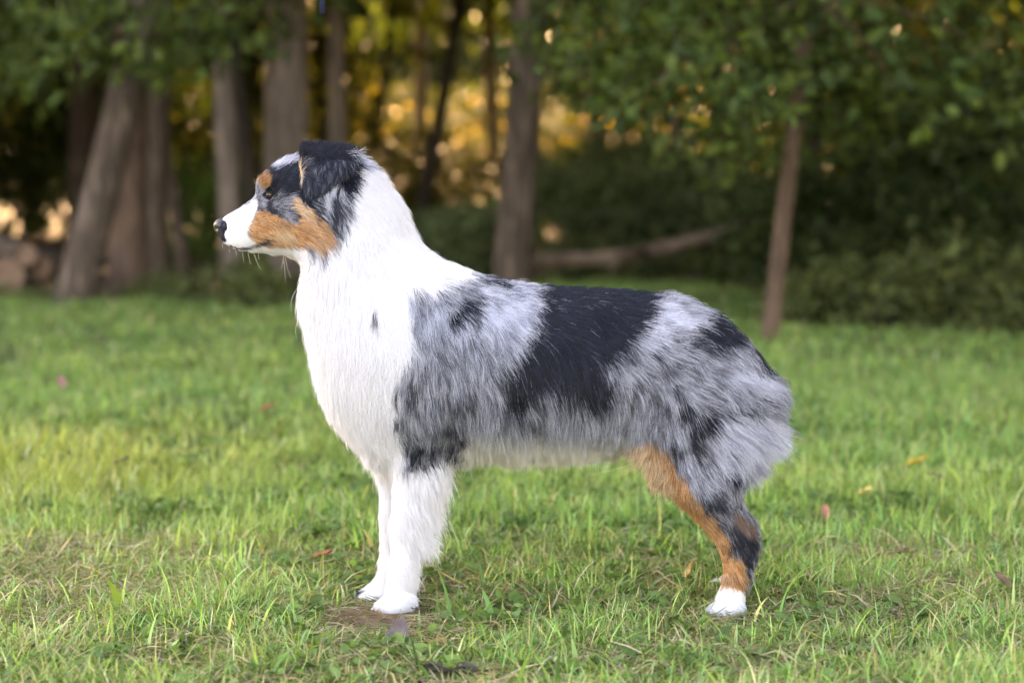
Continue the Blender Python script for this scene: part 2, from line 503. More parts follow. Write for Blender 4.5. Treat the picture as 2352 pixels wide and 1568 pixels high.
def bush(kind, x, y, sc, label, group=None, name='bush', z=-0.06, scz=None):
    root = empty(name, (x, y, z), label, 'bush', group, random.random() * 6.28)
    me, sts = random.choice(BUSH[kind])
    o = bpy.data.objects.new('foliage', me); link(o, root); o['kind'] = 'stuff'
    for s in sts:
        link(bpy.data.objects.new('stem', s), root)
    root.scale = (sc, sc, scz or sc)
    return root
def pbush(kind, px, py, sc, label, d=None, **kw):
    d = d or gdist(py)
    p = at(px, py, d)
    return bush(kind, p.x, p.y, sc, label, **kw)

G1 = 'dark bushes in the undergrowth on the right'
L1 = ['dark bush just right of the young tree\'s trunk, in the front row of the undergrowth', 'second dark bush right of the young tree, front row of the undergrowth',
      'third dark bush right of the young tree, front row of the undergrowth', 'fourth dark bush right of the young tree, front row of the undergrowth',
      'dark bush at the right edge, front row of the undergrowth', 'dark bush just beyond the right edge, front row',
      'back row bush directly behind the young tree\'s trunk', 'back row bush a little right of the young tree\'s trunk', 'second back row bush right of the young tree',
      'third back row bush right of the young tree', 'back row bush near the right edge', 'back row bush beyond the right edge']
for i, (px, d, sc) in enumerate([(1900, 11.0, .5), (2040, 10.4, .45), (2150, 10.9, .62), (2260, 10.2, .5), (2350, 10.8, .7), (2450, 10.4, .8), (1850, 12, .7), (1960, 12.2, .9), (2080, 12, 1.0), (2200, 12, 1.1), (2320, 12, 1.2), (2450, 12, 1.2)]):
    pbush('dark' if random.random() < .45 else 'shade', px, 600, sc * random.uniform(.75, 1.15), L1[i], d=d + random.uniform(0, .9), group=G1)
for i in range(14):
    px = 1800 + 650 * random.random()
    pbush('low', px, 600, random.uniform(.6, 1.1), 'small leafy weed in front of the shady bushes at right', d=9.9 + random.random() * 1.2, group='weeds in front of the shady bushes', name='weed')
G2 = 'dull green bushes behind the dog'
L2 = ['low dull green bush behind the back of the dog\'s neck', 'second low dull green bush right of the dog\'s neck', 'low dull green bush touching the left side of the thick middle trunk',
      'bush just right of the thick middle trunk, above the fallen trunk', 'bush above the left part of the fallen trunk', 'bush above the middle of the fallen trunk',
      'bush above the rising right part of the fallen trunk', 'bush at the right end of the fallen trunk', 'bush between the fallen trunk and the young tree',
      'larger dull bush far behind the middle of the fallen trunk', 'larger dull bush far behind the left part of the fallen trunk', 'larger dull bush far behind the right end of the fallen trunk']
for i, (px, d, sc) in enumerate([(960, 13.5, .65), (1040, 13.8, .7), (1110, 14.2, .65), (1290, 15.6, .9), (1380, 15.5, .9), (1460, 15.9, 1.0), (1560, 16, .9), (1650, 15.8, 1.0), (1740, 15.4, .9), (1500, 17.5, 1.2), (1350, 17.8, 1.2), (1620, 17.6, 1.2)]):
    pbush('blue', px, 600, sc, L2[i], d=d, group=G2)
G3 = 'fresh green bushes by the pale trunks'
L3 = ['fresh green bush left of the narrower pale trunk', 'fresh green bush at the foot of the narrower pale trunk', 'fresh green bush between the thin black trunk and the widest pale trunk', 'taller fresh green bush right of the thin slanting trunk']
for i, (px, d, sc) in enumerate([(470, 16.2, .75), (555, 16.0, .7), (640, 16, .6), (440, 17, .9)]):
    pbush('green', px, 600, sc, L3[i], d=d, group=G3)
G4 = 'tall dark bushes at the left edge'
L4 = ['tall dark bush at the very left edge of the picture', 'tall dark bush above the log pile', 'tall dark bush between the log pile and the leaning trunk', 'tall dark bush just beyond the left edge', 'tall dark bush behind the leaning grey trunk']
for i, (px, d, sc, sz) in enumerate([(-60, 21, 1.3, 3.0), (60, 22, 1.3, 2.8), (170, 23, 1.2, 2.6), (-200, 20, 1.3, 3.0), (270, 24, 1.2, 2.6)]):
    pbush('dark', px, 600, sc, L4[i], d=d, group=G4, scz=sz)
G5 = 'low weeds along the edge of the lawn'
for i in range(20):
    px = 170 + 650 * random.random() if i < 8 else 1250 + 1250 * random.random()
    p = at(px, 690, 9); x = p.x * 1.2
    y = float(lawn_edge(x)) + 0.1 + 1.6 * random.random() ** 2
    bush('low', x, y, 0.35 + 0.45 * random.random(), 'small leafy weed on the brown litter at the lawn edge', group=G5, name='weed')
G6 = 'olive bushes deep in the wood'
for i in range(64):
    y = 15 + 16 * random.random()
    x = (random.random() * 2 - 1) * (y + CAM_D) * 0.25
    px = CX + x / (y + CAM_D) * FPX
    if px < 260 and y < 22: continue
    gap = 780 < px < 1600
    if gap and random.random() < 0.12: continue
    bush('olive', x, y, 0.6 + 0.5 * random.random(), scz=random.choice([.2, .3, .4, .7]) if gap else None, label='olive green bush deep in the shaded wood', group=G6)
for i in range(30):
    y = 9.5 + 12 * random.random(); sx = -1 if i % 2 else 1
    x = sx * ((y + CAM_D) * .23 + 0.6 + 4.5 * random.random())
    bush('olive', x, y, 0.6 + 0.5 * random.random(), 'olive green bush deep in the shaded wood', group=G6)
G7 = 'sunlit yellow bushes beyond the wood'
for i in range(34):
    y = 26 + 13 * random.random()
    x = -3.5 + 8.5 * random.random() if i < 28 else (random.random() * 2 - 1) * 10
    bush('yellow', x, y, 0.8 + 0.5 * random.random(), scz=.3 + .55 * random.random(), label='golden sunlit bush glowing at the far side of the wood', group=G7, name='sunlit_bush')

nw = 15000
P = np.stack([rng.uniform(-34, 34, nw), rng.uniform(62, 76, nw), rng.uniform(0, 1, nw) ** 1.15 * 11], -1)
v, f, c = leaf_cloud(P, rng.normal(size=(nw, 3)) + np.array([0, 0, -.4]), 0.65 * (0.6 + 0.8 * rng.random(nw)), leaf_cols(nw, (0.05, 0.06, 0.016), .4, .4), width=.7)
o = mesh_np('far_wood', v, f, M_LEAF, colors=c); tag(o, kind='stuff')
G8 = 'tall thicket at the far side of the wood'
for i in range(44):
    x = (i % 22 - 10.5) * 1.25 + random.uniform(-.5, .5)
    bush('olive', x, (46 if i < 22 else 49.5) + random.random() * 2.5, 1.9 + 0.6 * random.random(), 'tall olive thicket closing the view at the far side of the wood', group=G8, name='thicket')
for i, (x, y) in enumerate([(3.6, 2.4), (4.4, 5.4), (5.4, 8.4), (6.2, 3.6), (3.3, 8.2), (4.6, -0.6), (6.0, -3.0), (7.5, 0.5), (8.0, -5.5)]):  # unseen trees put here to darken the right-hand lawn
    tree(Vector((x, y, 0)), (-.03, 0, 1), .2, 10, M_BARK, 'big tree added out of view to shade the right side of the lawn', group='unseen trees added to shade the lawn')
print('T setting', time.time() - T0)
# ------------------------------------------------------------------ grass
def patch_density(x, y):
    """bare worn spot round the fore paws"""
    b = np.exp(-(((x + 0.185 - 0.1 * (y + .1)) / 0.09) ** 4 + ((y + 0.12) / 0.19) ** 4)) * (0.75 + 0.25 * sstep(-.3, -.1, y)) + 0.8 * np.exp(-(((x - 0.315) / 0.055) ** 2 + ((y + 0.17) / 0.13) ** 2))
    return 1 - 0.88 * np.clip(b, 0, 1)

def grass_field(n, y0, y1, margin, hmean, wmean, segs, lean=0.5, straw=0.12, keep_edge=True, lit_gain=1.0):
    # uniform over the visible wedge
    d = CAM_D + y0 + (y1 - y0) * rng.random(n * 2)
    pr = d / (CAM_D + y1)
    d = d[rng.random(n * 2) < pr][:n]
    n = len(d)
    x = (rng.random(n) * 2 - 1) * (d * (CX / FPX) + margin)
    y = d - CAM_D
    clump = vnoise(x * 9, y * 9, seed=21)
    fine = vnoise(x * 26, y * 26, seed=22)
    keep = rng.random(n) < patch_density(x, y) * (0.35 + 0.65 * sstep(0.25, 0.6, clump))
    if keep_edge: keep &= y < lawn_edge(x) - 0.05 * rng.random(n)
    x, y, clump, fine = x[keep], y[keep], clump[keep], fine[keep]
    n = len(x)
    big = vnoise(x * 1.3, y * 1.3, seed=23)
    h = hmean * np.exp(rng.normal(0, 0.38, n)) * (0.55 + 0.8 * clump) * (0.8 + 0.4 * big)
    h *= 0.18 + 0.82 * patch_density(x, y)
    h = np.minimum(h, 0.075 + 0.02 * rng.random(n))
    wd = wmean * np.exp(rng.normal(0, 0.3, n))
    az = rng.random(n) * 2 * np.pi + 2.0 * (vnoise(x * 5, y * 5, seed=24) - 0.5)
    bend = np.abs(rng.normal(lean, 0.35, n))
    fx, fy = np.cos(az), np.sin(az)
    face = az + rng.normal(0, 0.5, n)
    sx, sy = -np.sin(face), np.cos(face)
    z0 = gz(x, y) - 0.003
    s = np.linspace(0, 1, segs + 1)
    vs = []
    for q in s:
        ang = bend * (0.25 + 1.15 * q)           # bends over towards the tip
        r = h * q * np.sin(ang * 0.75); zz = h * q * np.cos(ang * 0.75)
        ww = wd * 0.5 * (1 - q ** 2.2) + 0.00008
        px, py, pz = x + fx * r, y + fy * r, z0 + np.maximum(zz, 0.002)
        if q < 1:
            vs += [np.stack([px - sx * ww, py - sy * ww, pz], -1), np.stack([px + sx * ww, py + sy * ww, pz], -1)]
        else:
            vs += [np.stack([px, py, pz], -1)]
    V = np.stack(vs, 1)
    k = V.shape[1]
    b = (np.arange(n) * k)[:, None]
    loops, lens = [], []
    quads = np.concatenate([b + np.array([[2 * i, 2 * i + 1, 2 * i + 3, 2 * i + 2]]) for i in range(segs - 1)], 0)
    tris = b + np.array([[2 * (segs - 1), 2 * (segs - 1) + 1, 2 * segs]])
    # colour of each blade: fresh green, blue green, yellow green, straw
    t = rng.random(n)
    c = np.empty((n, 3))
    c[:] = np.array([0.125, 0.225, 0.055])
    c[t < 0.35] = [0.10, 0.21, 0.065]
    c[t > 0.72] = [0.175, 0.26, 0.055]
    yel = np.exp(-(((x + 0.90) / 0.45) ** 2 + ((y - 1.55) / 0.75) ** 2)) * 1.0  # sunlit patch on the left lawn, put into the blade colour
    yel = yel + 0.25 * sstep(0.6, 0.8, vnoise(x * 2.2 + 5, y * 2.2, seed=31))
    yel = np.clip(yel * 0.6, 0, .75)[:, None]
    c = c * (1 - yel) + np.array([0.30, 0.27, 0.055]) * yel
    st = rng.random(n) < straw * (0.6 + 1.2 * (1 - fine))
    c[st] = np.array([0.36, 0.30, 0.15]) * (0.7 + 0.6 * rng.random((st.sum(), 1)))
    c *= np.exp(rng.normal(0.08, 0.36, (n, 1)))
    pale = rng.random(n) < 0.2
    c[pale] = c[pale] * 0.6 + np.array([.30, .36, .18]) * 0.5
    c = np.clip(c * lit_gain, 0.01, 0.7)  # near blades coloured lighter, so the far lawn looks shaded
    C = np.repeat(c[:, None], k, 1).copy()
    C[:, :2] *= 0.85                                # foot of each blade darker than the rest
    # dry tips
    dry = rng.random(n) < 0.25
    C[dry, -1] = [0.40, 0.33, 0.17]
    return V.reshape(-1, 3), C.reshape(-1, 3), quads, tris

def straw_litter(n, y0, y1, margin):
    d = CAM_D + y0 + (y1 - y0) * rng.random(n)
    x = (rng.random(n) * 2 - 1) * (d * (CX / FPX) + margin); y = d - CAM_D
    L = 0.02 + 0.05 * rng.random(n)
    kp = rng.random(n) < 0.65 + 0.35 * patch_density(x, y); x, y, d, L = x[kp], y[kp], d[kp], L[kp]; n = len(x)
    az = rng.random(n) * 6.283
    el = rng.normal(0.1, 0.22, n) * patch_density(x, y)
    z = gz(x, y) + 0.003 + 0.016 * rng.random(n) * patch_density(x, y)
    D = np.stack([np.cos(az) * np.cos(el), np.sin(az) * np.cos(el), np.sin(el)], -1)
    S = np.stack([-np.sin(az), np.cos(az), 0.5 * rng.normal(size=n)], -1)
    wd = (0.0005 + 0.0007 * rng.random(n))[:, None]
    P = np.stack([x, y, z], -1)
    bow = np.zeros((n, 3)); bow[:, 2] = 0.004 * rng.normal(size=n)
    V = np.stack([P - S * wd, P + S * wd, P + D * L[:, None] / 2 + bow + S * wd, P + D * L[:, None] / 2 + bow - S * wd, P + D * L[:, None]], 1)
    b = (np.arange(n) * 5)[:, None]
    c = np.array([0.40, 0.33, 0.19])[None] * (0.55 + 0.9 * rng.random((n, 1))) * (1 + 0.15 * rng.normal(size=(n, 3)) * np.array([.3, .2, 1]))
    g = rng.random(n) < 0.3
    c[g] = np.array([0.17, 0.19, 0.07])
    return V.reshape(-1, 3), np.repeat(np.clip(c, 0.02, 0.7), 5, 0), b + np.array([[0, 1, 2, 3]]), b + np.array([[3, 2, 4]])

def emit(name, sets, mat):
    V, C, lo, ln, off = [], [], [], [], 0
    for v, c, q, t in sets:
        V.append(v); C.append(c)
        lo += [(q + off).ravel(), (t + off).ravel()]; ln += [np.full(len(q), 4), np.full(len(t), 3)]
        off += len(v)
    o = mesh_np(name, np.concatenate(V), np.concatenate(lo), mat, colors=np.concatenate(C), lens=np.concatenate(ln).astype(np.int32))
    tag(o, kind='stuff')
    return o

emit('grass', [grass_field(130000, -0.75, 0.35, 0.3, 0.033, 0.0016, 4, lean=0.85, straw=.2, lit_gain=1.42),
               grass_field(8000, -0.7, 0.5, 0.35, 0.060, 0.0030, 5, lean=0.9, straw=0.05, lit_gain=1.3),
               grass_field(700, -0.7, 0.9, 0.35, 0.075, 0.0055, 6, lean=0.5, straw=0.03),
               grass_field(115000, 0.25, 1.8, 0.6, 0.036, 0.0025, 3, lean=0.7, straw=.08, lit_gain=1.32),
               grass_field(120000, 1.7, 4.2, 1.2, 0.038, 0.0036, 2, straw=0.05, lean=.7, lit_gain=1.12),
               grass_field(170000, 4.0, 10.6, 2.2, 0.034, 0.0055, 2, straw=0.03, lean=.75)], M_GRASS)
emit('dry_straw', [straw_litter(42000, -0.75, 0.6, 0.3)], M_GRASS)

# broad-leaved weeds low in the lawn
n = 3200
d = CAM_D - 0.7 + 3.2 * rng.random(n)
x = (rng.random(n) * 2 - 1) * (d * 0.22 + 0.2); y = d - CAM_D
kk = (vnoise(x * 3, y * 3, seed=41) > 0.52) & (patch_density(x, y) > 0.8)
x, y = x[kk], y[kk]; n = len(x)
Ps, Ds = [], []
for i in range(5):
    a = rng.random(n) * 6.283
    Ps.append(np.stack([x + 0.006 * np.cos(a), y + 0.006 * np.sin(a), gz(x, y) + 0.008 + 0.014 * rng.random(n)], -1))
    Ds.append(np.stack([np.cos(a), np.sin(a), 0.25 + 0.3 * rng.random(n)], -1))
P, D = np.concatenate(Ps), np.concatenate(Ds)
v, f, c = leaf_cloud(P, D, 0.012 + 0.018 * rng.random(len(P)), leaf_cols(len(P), (0.10, 0.19, 0.06), 0.25, 0.2), width=0.55)
o = mesh_np('ground_weeds', v, f, M_GRASS, colors=c); tag(o, kind='stuff')
print('T grass', time.time() - T0)
# ------------------------------------------------------------------ fallen branch, log pile, leash, fallen leaves
def limb_thing(name, pts, rads, mat, label, cat, seg=12, twigs=()):
    pts = [np.array(p) for p in pts]
    # resample smoothly
    t = np.linspace(0, len(pts) - 1, 7 * (len(pts) - 1) + 1)
    P = np.array([np.interp(t, range(len(pts)), [p[a] for p in pts]) for a in range(3)]).T
    for _ in range(3): P[1:-1] = 0.25 * P[:-2] + 0.5 * P[1:-1] + 0.25 * P[2:]
    r = np.interp(t, range(len(pts)), rads)
    root = empty(name, tuple(P[0]), label, cat)
    v, lp, ln = tube_np(P - P[0], r, seg=seg, rough=0.16, seed=9)
    mesh_np('trunk', v, lp, mat, root, smooth=True, lens=ln)
    for a, b, rr in twigs:
        a, b = np.array(a) - P[0], np.array(b) - P[0]
        q = np.linspace(0, 1, 6)[:, None]
        v, lp, ln = tube_np(a * (1 - q) + b * q + np.array([0, 0, 0.04]) * np.sin(q * 3.1), np.linspace(rr, rr * 0.3, 6), seg=6, seed=4)
        mesh_np('branch_stub', v, lp, mat, root, smooth=True, lens=ln)
    return root
dl = 12.7
limb_thing('fallen_tree', [at(1190, 606, dl - .2), at(1300, 596, dl), at(1430, 590, dl), at(1530, 568, dl + .1), at(1620, 545, dl + .2), at(1715, 512, dl + .4)],
           [.042, .042, .040, .036, .030, .016], M_LOGBARK, 'fallen trunk lying behind the dog\'s back and rising to the right', 'fallen tree',
           twigs=[(at(1480, 580, dl), at(1400, 625, dl - .5), .022), (at(1560, 562, dl + .2), at(1590, 520, dl + .5), .010)])
limb_thing('fallen_branch', [at(1560, 566, dl + .3), at(1660, 568, dl + .5), at(1760, 562, dl + .6), at(1900, 556, dl + .9)], [.03, .03, .026, .014], M_BARKRED,
           'thinner dark branch crossing behind the young tree\'s trunk', 'branch')
# log pile at the left edge
labels = ['big round log end showing at the left edge of the pile', 'brown log on top of the pile beside the leaning trunk', 'short log lying low in the pile next to the leaning trunk',
          'dark log at the back of the pile', 'log end half hidden in the middle of the pile', 'thin log resting across the pile']
for i, (px, py, dia, rz) in enumerate([(18, 632, 86, .15), (92, 612, 62, -.35), (112, 668, 60, .2), (60, 585, 56, -.5), (-40, 668, 80, -.2), (70, 680, 44, -.1)]):
    d = 11.5 + .12 * (i % 3)
    c = at(px, py, d); r = dia / FPX * d / 2
    c.z = max(c.z, r * 0.9 - 0.06)
    root = empty('log', c, labels[i], 'log', 'logs in the pile at the left edge')
    L = .5 + .3 * random.random()
    q = np.linspace(0, 1, 8)
    path = np.stack([np.sin(rz) * q * L * .9, q * L, .02 * q], -1)
    v, lp, ln = tube_np(path, np.full(8, r) * (1 + .05 * np.sin(q * 5)), seg=16, rough=.1, cap=False, seed=i)
    mesh_np('bark', v, lp, M_BARK, root, smooth=True, lens=ln)
    dsk = [(math.cos(t) * r * .93, -.003, math.sin(t) * r * .93) for t in np.linspace(0, 2 * math.pi, 20, endpoint=False)]
    mesh_np('cut_end', np.array(dsk), np.arange(20), M_WOODEND, root, lens=np.array([20], dtype=np.int32))
# leash
m_leash = noise_mat('leash_webbing', (0.012, 0.014, 0.03), (0.03, 0.034, 0.075), 300, rough=.7, bump=.5, stretch=(1, 1, 3), dist=.001)
a = at(741, 32, CAM_D + .05)
q = np.linspace(0, 1, 24)
wv, th = 0.0042, 0.0012
rows = []
for t in q:
    x = a.x - .010 * t - 0.004 * math.sin(t * 9); z = a.z + 1.1 * t
    rows += [(x - wv, a.y - th, z), (x + wv, a.y - th, z), (x + wv, a.y + th, z), (x - wv, a.y + th, z)]
fs = [[4 * i + j, 4 * i + (j + 1) % 4, 4 * i + 4 + (j + 1) % 4, 4 * i + 4 + j] for i in range(23) for j in range(4)] + [[3, 2, 1, 0], [92, 93, 94, 95]]
o = mesh_np('leash', np.array(rows), np.array(fs), m_leash); tag(o, 'narrow dark blue leash hanging into the top of the picture', 'leash')
# fallen leaves, each one curled sheet with thickness
def fallen_leaf(px, py, size, col, label, cat='leaf', pitch=0.15, yaw=0.0, width=.45, curl=.25, lift=.012, roll=0.0):
    c = ground(px, py)
    nu, nv = 11, 7
    top = []
    for i in range(nu):
        u = i / (nu - 1)
        wd = width * math.sin(math.pi * min(1, u * .96 + .02)) ** .8 * (1.15 - .5 * u)
        for j in range(nv):
            v_ = (j / (nv - 1) - .5) * 2
            ser = 1 + .07 * math.sin(i * 2.6) * abs(v_)
            top.append((u - .1, v_ * wd * .5 * ser, curl * (v_ * v_ * wd - .25 * math.sin(u * 3.1)) + .03 * math.sin(u * 14 + v_ * 3) + .02 * abs(v_)))
    top = np.array(top) * size
    th = np.array([0, 0, -.0005])
    V = np.concatenate([top, top + th])
    fs = []
    k = nu * nv
    for i in range(nu - 1):
        for j in range(nv - 1):
            q = [i * nv + j, (i + 1) * nv + j, (i + 1) * nv + j + 1, i * nv + j + 1]
            fs.append(q); fs.append([x + k for x in q[::-1]])
    for i in range(nu - 1):
        for j in (0, nv - 1):
            fs.append([i * nv + j, (i + 1) * nv + j, (i + 1) * nv + j + k, i * nv + j + k])
    m = noise_mat('dry_leaf', tuple(x * .6 for x in col), tuple(min(.8, x * 1.35) for x in col), 60, rough=.7, bump=.5, dist=.002)
    root = empty('fallen_leaf', (c.x, c.y, float(gz(c.x, c.y)) + lift), label, cat)
    root.rotation_euler = (roll, -pitch, yaw)
    mesh_np('blade', V, np.array(fs), m, root, smooth=True)
    q = np.linspace(0, 1, 6)
    v, lp, ln = tube_np(np.stack([(-.1 - .25 * q) * size, .04 * size * q * q, .05 * size * q], -1), np.linspace(.0012, .0007, 6), seg=5)
    mesh_np('stalk', v, lp, m, root, smooth=True, lens=ln)
    return root
fallen_leaf(908, 1496, .056, (.16, .12, .12), 'grey purple dead leaf standing upright in front of the forepaws', pitch=1.1, yaw=1.1, width=.62, curl=.35, lift=.004, roll=.25)
fallen_leaf(955, 1418, .035, (.06, .035, .028), 'small dark brown leaf lying just in front of the near forepaw', pitch=.1, yaw=2.4)
fallen_leaf(1100, 1562, .085, (.060, .045, .045), 'long dark brown leaf lying at the bottom edge of the picture', pitch=.12, yaw=3.3, width=.34, curl=.4, lift=.02)
fallen_leaf(2085, 1105, .055, (.50, .34, .04), 'bright yellow leaf on the lawn right of the dog', pitch=.35, yaw=.2, width=.5, lift=.035)
fallen_leaf(602, 985, .05, (.33, .12, .06), 'reddish leaf on the lawn in front of the dog\'s chest', pitch=.3, yaw=1, lift=.035)
fallen_leaf(145, 922, .06, (.30, .13, .12), 'pinkish brown leaf on the lawn at far left', pitch=.5, yaw=2, lift=.04)
fallen_leaf(1975, 1165, .04, (.55, .42, .12), 'small pale yellow leaf below the bright yellow one', pitch=.3, yaw=.6, lift=.03)
fallen_leaf(1898, 1222, .04, (.33, .15, .09), 'reddish brown leaf on the grass behind the hind leg', pitch=.6, yaw=1.6, lift=.03)
fallen_leaf(2165, 1130, .035, (.14, .05, .06), 'small dark red leaf beside the bright yellow one', pitch=.3, yaw=2.6, lift=.03)
fallen_leaf(2035, 1302, .05, (.16, .085, .06), 'curled brown leaf in the grass at right of the hind paw', pitch=.2, yaw=.1, lift=.022)
fallen_leaf(2318, 1382, .042, (.13, .075, .05), 'brown leaf in the grass near the right edge', pitch=.5, yaw=2.2, lift=.025)
fallen_leaf(1772, 1398, .034, (.20, .03, .025), 'dark red leaf beside the hind paw', pitch=.2, yaw=1.0, lift=.016)
fallen_leaf(1565, 1372, .045, (.42, .27, .10), 'orange tipped leaf standing in the grass left of the hind paw', pitch=1.0, yaw=.5, width=.3, lift=.02)
fallen_leaf(1745, 1352, .03, (.15, .03, .03), 'maroon leaf just behind the hind foot', pitch=.2, yaw=1.9, lift=.016)
fallen_leaf(722, 1312, .04, (.35, .12, .05), 'rust coloured leaf in the grass left of the forelegs', pitch=.3, yaw=.5, lift=.022)
fallen_leaf(262, 1102, .04, (.14, .10, .07), 'dull brown leaf on the lawn at left', pitch=.4, yaw=.4, lift=.03)
fallen_leaf(20, 1530, .05, (.12, .08, .05), 'brown leaf in the bottom left corner', pitch=.3, yaw=.8, lift=.015)

for i, (px, d) in enumerate([(-30, 10.95), (25, 11.1), (75, 10.9), (120, 11.05)]):
    q = at(px, 690, d)
    bush('low', q.x, q.y, .32 + .15 * (i % 2), ['leafy weed in front of the log pile at the left edge', 'second leafy weed in front of the log pile', 'leafy weed between the log pile and the leaning trunk', 'leafy weed at the foot of the leaning trunk'][i], name='weed')
# ------------------------------------------------------------------ dog
PX = FPX / CAM_D                          # px of the wide view per metre in the dog's plane
DOG = empty('dog', (0, 0, 0), 'blue merle dog with white chest and copper cheek standing side-on in the grass', 'dog')
H3 = 0.0026
GX0, GX1, GZ0, GZ1, GY0, GY1 = -0.47, 0.41, -0.03, 0.72, -0.17, 0.17
nx, ny, nz = int((GX1 - GX0) / H3) + 1, int((GY1 - GY0) / H3) + 1, int((GZ1 - GZ0) / H3) + 1
gx = GX0 + H3 * np.arange(nx); gy = GY0 + H3 * np.arange(ny); gzv = GZ0 + H3 * np.arange(nz)
XX, ZZ = np.meshgrid(gx, gzv, indexing='ij')

def z1(p): return [(459.4 + x * .25635, 287.1 + y * .25635) for x, y in p]
def z2(p): return [(631.6 + x * .36614, 516.8 + y * .36614) for x, y in p]
def z3(p): return [(1148.4 + x * .36628, 574.2 + y * .36628) for x, y in p]
def z4(p): return [(1320.7 + x * .31498, 976.2 + y * .31498) for x, y in p]
def w2(p, yc=0.0):
    out = []
    for x, y in p:
        q = at(x, y, CAM_D + yc); out.append((q.x, q.z))
    return np.array(out)
def chaikin(P, it=2):
    for _ in range(it):
        Q = np.roll(P, -1, 0)
        P = np.stack([0.75 * P + 0.25 * Q, 0.25 * P + 0.75 * Q], 1).reshape(-1, 2)
    return P
def pip(px, py, poly):
    inside = np.zeros(px.shape, bool)
    x0, y0 = poly[:, 0], poly[:, 1]; x1, y1 = np.roll(x0, -1), np.roll(y0, -1)
    for a, b, c, d in zip(x0, y0, x1, y1):
        if b == d: continue
        cond = (b > py) != (d > py)
        inside ^= cond & (px < (c - a) * (py - b) / (d - b) + a)
    return inside
def seg_dist(px, py, poly):
    best = np.full(px.shape, 1e9)
    x0, y0 = poly[:, 0], poly[:, 1]; x1, y1 = np.roll(x0, -1), np.roll(y0, -1)
    for a, b, c, d in zip(x0, y0, x1, y1):
        dx, dy = c - a, d - b
        t = np.clip(((px - a) * dx + (py - b) * dy) / (dx * dx + dy * dy + 1e-18), 0, 1)
        best = np.minimum(best, (px - a - t * dx) ** 2 + (py - b - t * dy) ** 2)
    return np.sqrt(best)

def inflate(poly, iters=260):
    """u(x,z) with laplacian -2 inside the outline: a round belly over any outline"""
    ins = pip(XX, ZZ, poly)
    dist = seg_dist(XX, ZZ, poly)
    i0, i1 = np.where(ins.any(1))[0][[0, -1]]; j0, j1 = np.where(ins.any(0))[0][[0, -1]]
    i0 -= 2; i1 += 3; j0 -= 2; j1 += 3
    i0, j0 = max(i0, 0), max(j0, 0)
    m = ins[i0:i1, j0:j1]; dd = dist[i0:i1, j0:j1]
    u = np.where(m, dd * 0.05, 0.0)
    ii, jj = np.meshgrid(np.arange(m.shape[0]), np.arange(m.shape[1]), indexing='ij')
    size = min(m.shape)
    om = 2 / (1 + math.sin(math.pi / max(size, 8)))
    red = m & ((ii + jj) % 2 == 0); blk = m & ((ii + jj) % 2 == 1)
    for _ in range(iters):
        for c in (red, blk):
            nb = np.zeros_like(u)
            nb[1:-1, 1:-1] = u[2:, 1:-1] + u[:-2, 1:-1] + u[1:-1, 2:] + u[1:-1, :-2] + 2 * H3 * H3
            u = np.where(c, u + om * (nb / 4 - u), u)
    U = np.full(XX.shape, -1.0)
    U[:] = -dist * 0.04
    U[i0:i1, j0:j1] = np.where(m, np.maximum(u, 0), U[i0:i1, j0:j1])
    return U

F = np.full((nx, ny, nz), 0.5, dtype=np.float32)
def smin(a, b, k):
    h = np.clip(0.5 + 0.5 * (b - a) / k, 0, 1)
    return b * (1 - h) + a * h - k * h * (1 - h)

def add_outline(px_poly, yc=0.0, s=0.85, k=0.02, inset=0.0, mirror=False):
    """inflated outline part, joined smoothly to the figure; s and yc may be functions of px row"""
    global F
    yref = yc if not callable(yc) else yc(1000.0)
    P = chaikin(w2(px_poly, -abs(yref) if mirror else yref))
    U = inflate(P)
    U = U - inset * 0.05
    rows = HOR + (CAM_H - ZZ) * PX * 1.0
    S = s(rows) if callable(s) else np.full(XX.shape, s)
    YC = yc(rows) if callable(yc) else np.full(XX.shape, yc)
    gu = np.hypot(*np.gradient(U, H3))
    m = U > -0.04 * 0.06
    i0, i1 = np.where(m.any(1))[0][[0, -1]]; j0, j1 = np.where(m.any(0))[0][[0, -1]]
    i1 += 1; j1 += 1
    yy = gy[None, :, None]
    dy = (yy - YC[i0:i1, None, j0:j1])
    s2 = S[i0:i1, None, j0:j1] ** 2
    f = dy ** 2 / s2 - 2 * U[i0:i1, None, j0:j1]
    gn = 2 * np.sqrt(dy ** 2 / s2 ** 2 + gu[i0:i1, None, j0:j1] ** 2) + 1e-3
    F[i0:i1, :, j0:j1] = smin(F[i0:i1, :, j0:j1], np.clip(f / gn, -0.1, 0.1).astype(np.float32), k)

def add_ball(px, py, yc, r, k=0.008, sub=False):
    global F
    c = at(px, py, CAM_D + yc)
    r = np.asarray(r) if np.ndim(r) else np.array([r, r, r])
    R_ = r.max() * 1.3 + k
    sl = [slice(max(0, int((c[a] - R_ - o) / H3)), int((c[a] + R_ - o) / H3) + 2) for a, o in ((0, GX0), (1, GY0), (2, GZ0))]
    X_ = (gx[sl[0]][:, None, None] - c.x) / r[0]; Y_ = (gy[sl[1]][None, :, None] - c.y) / r[1]; Z_ = (gzv[sl[2]][None, None, :] - c.z) / r[2]
    q = np.sqrt(X_ ** 2 + Y_ ** 2 + Z_ ** 2) + 1e-6
    qn = np.sqrt((X_ / r[0]) ** 2 + (Y_ / r[1]) ** 2 + (Z_ / r[2]) ** 2) + 1e-6
    f = (q * (q - 1) / qn).astype(np.float32)
    A = F[sl[0], sl[1], sl[2]]
    F[sl[0], sl[1], sl[2]] = -smin(-A, f, k) if sub else smin(A, f, k)

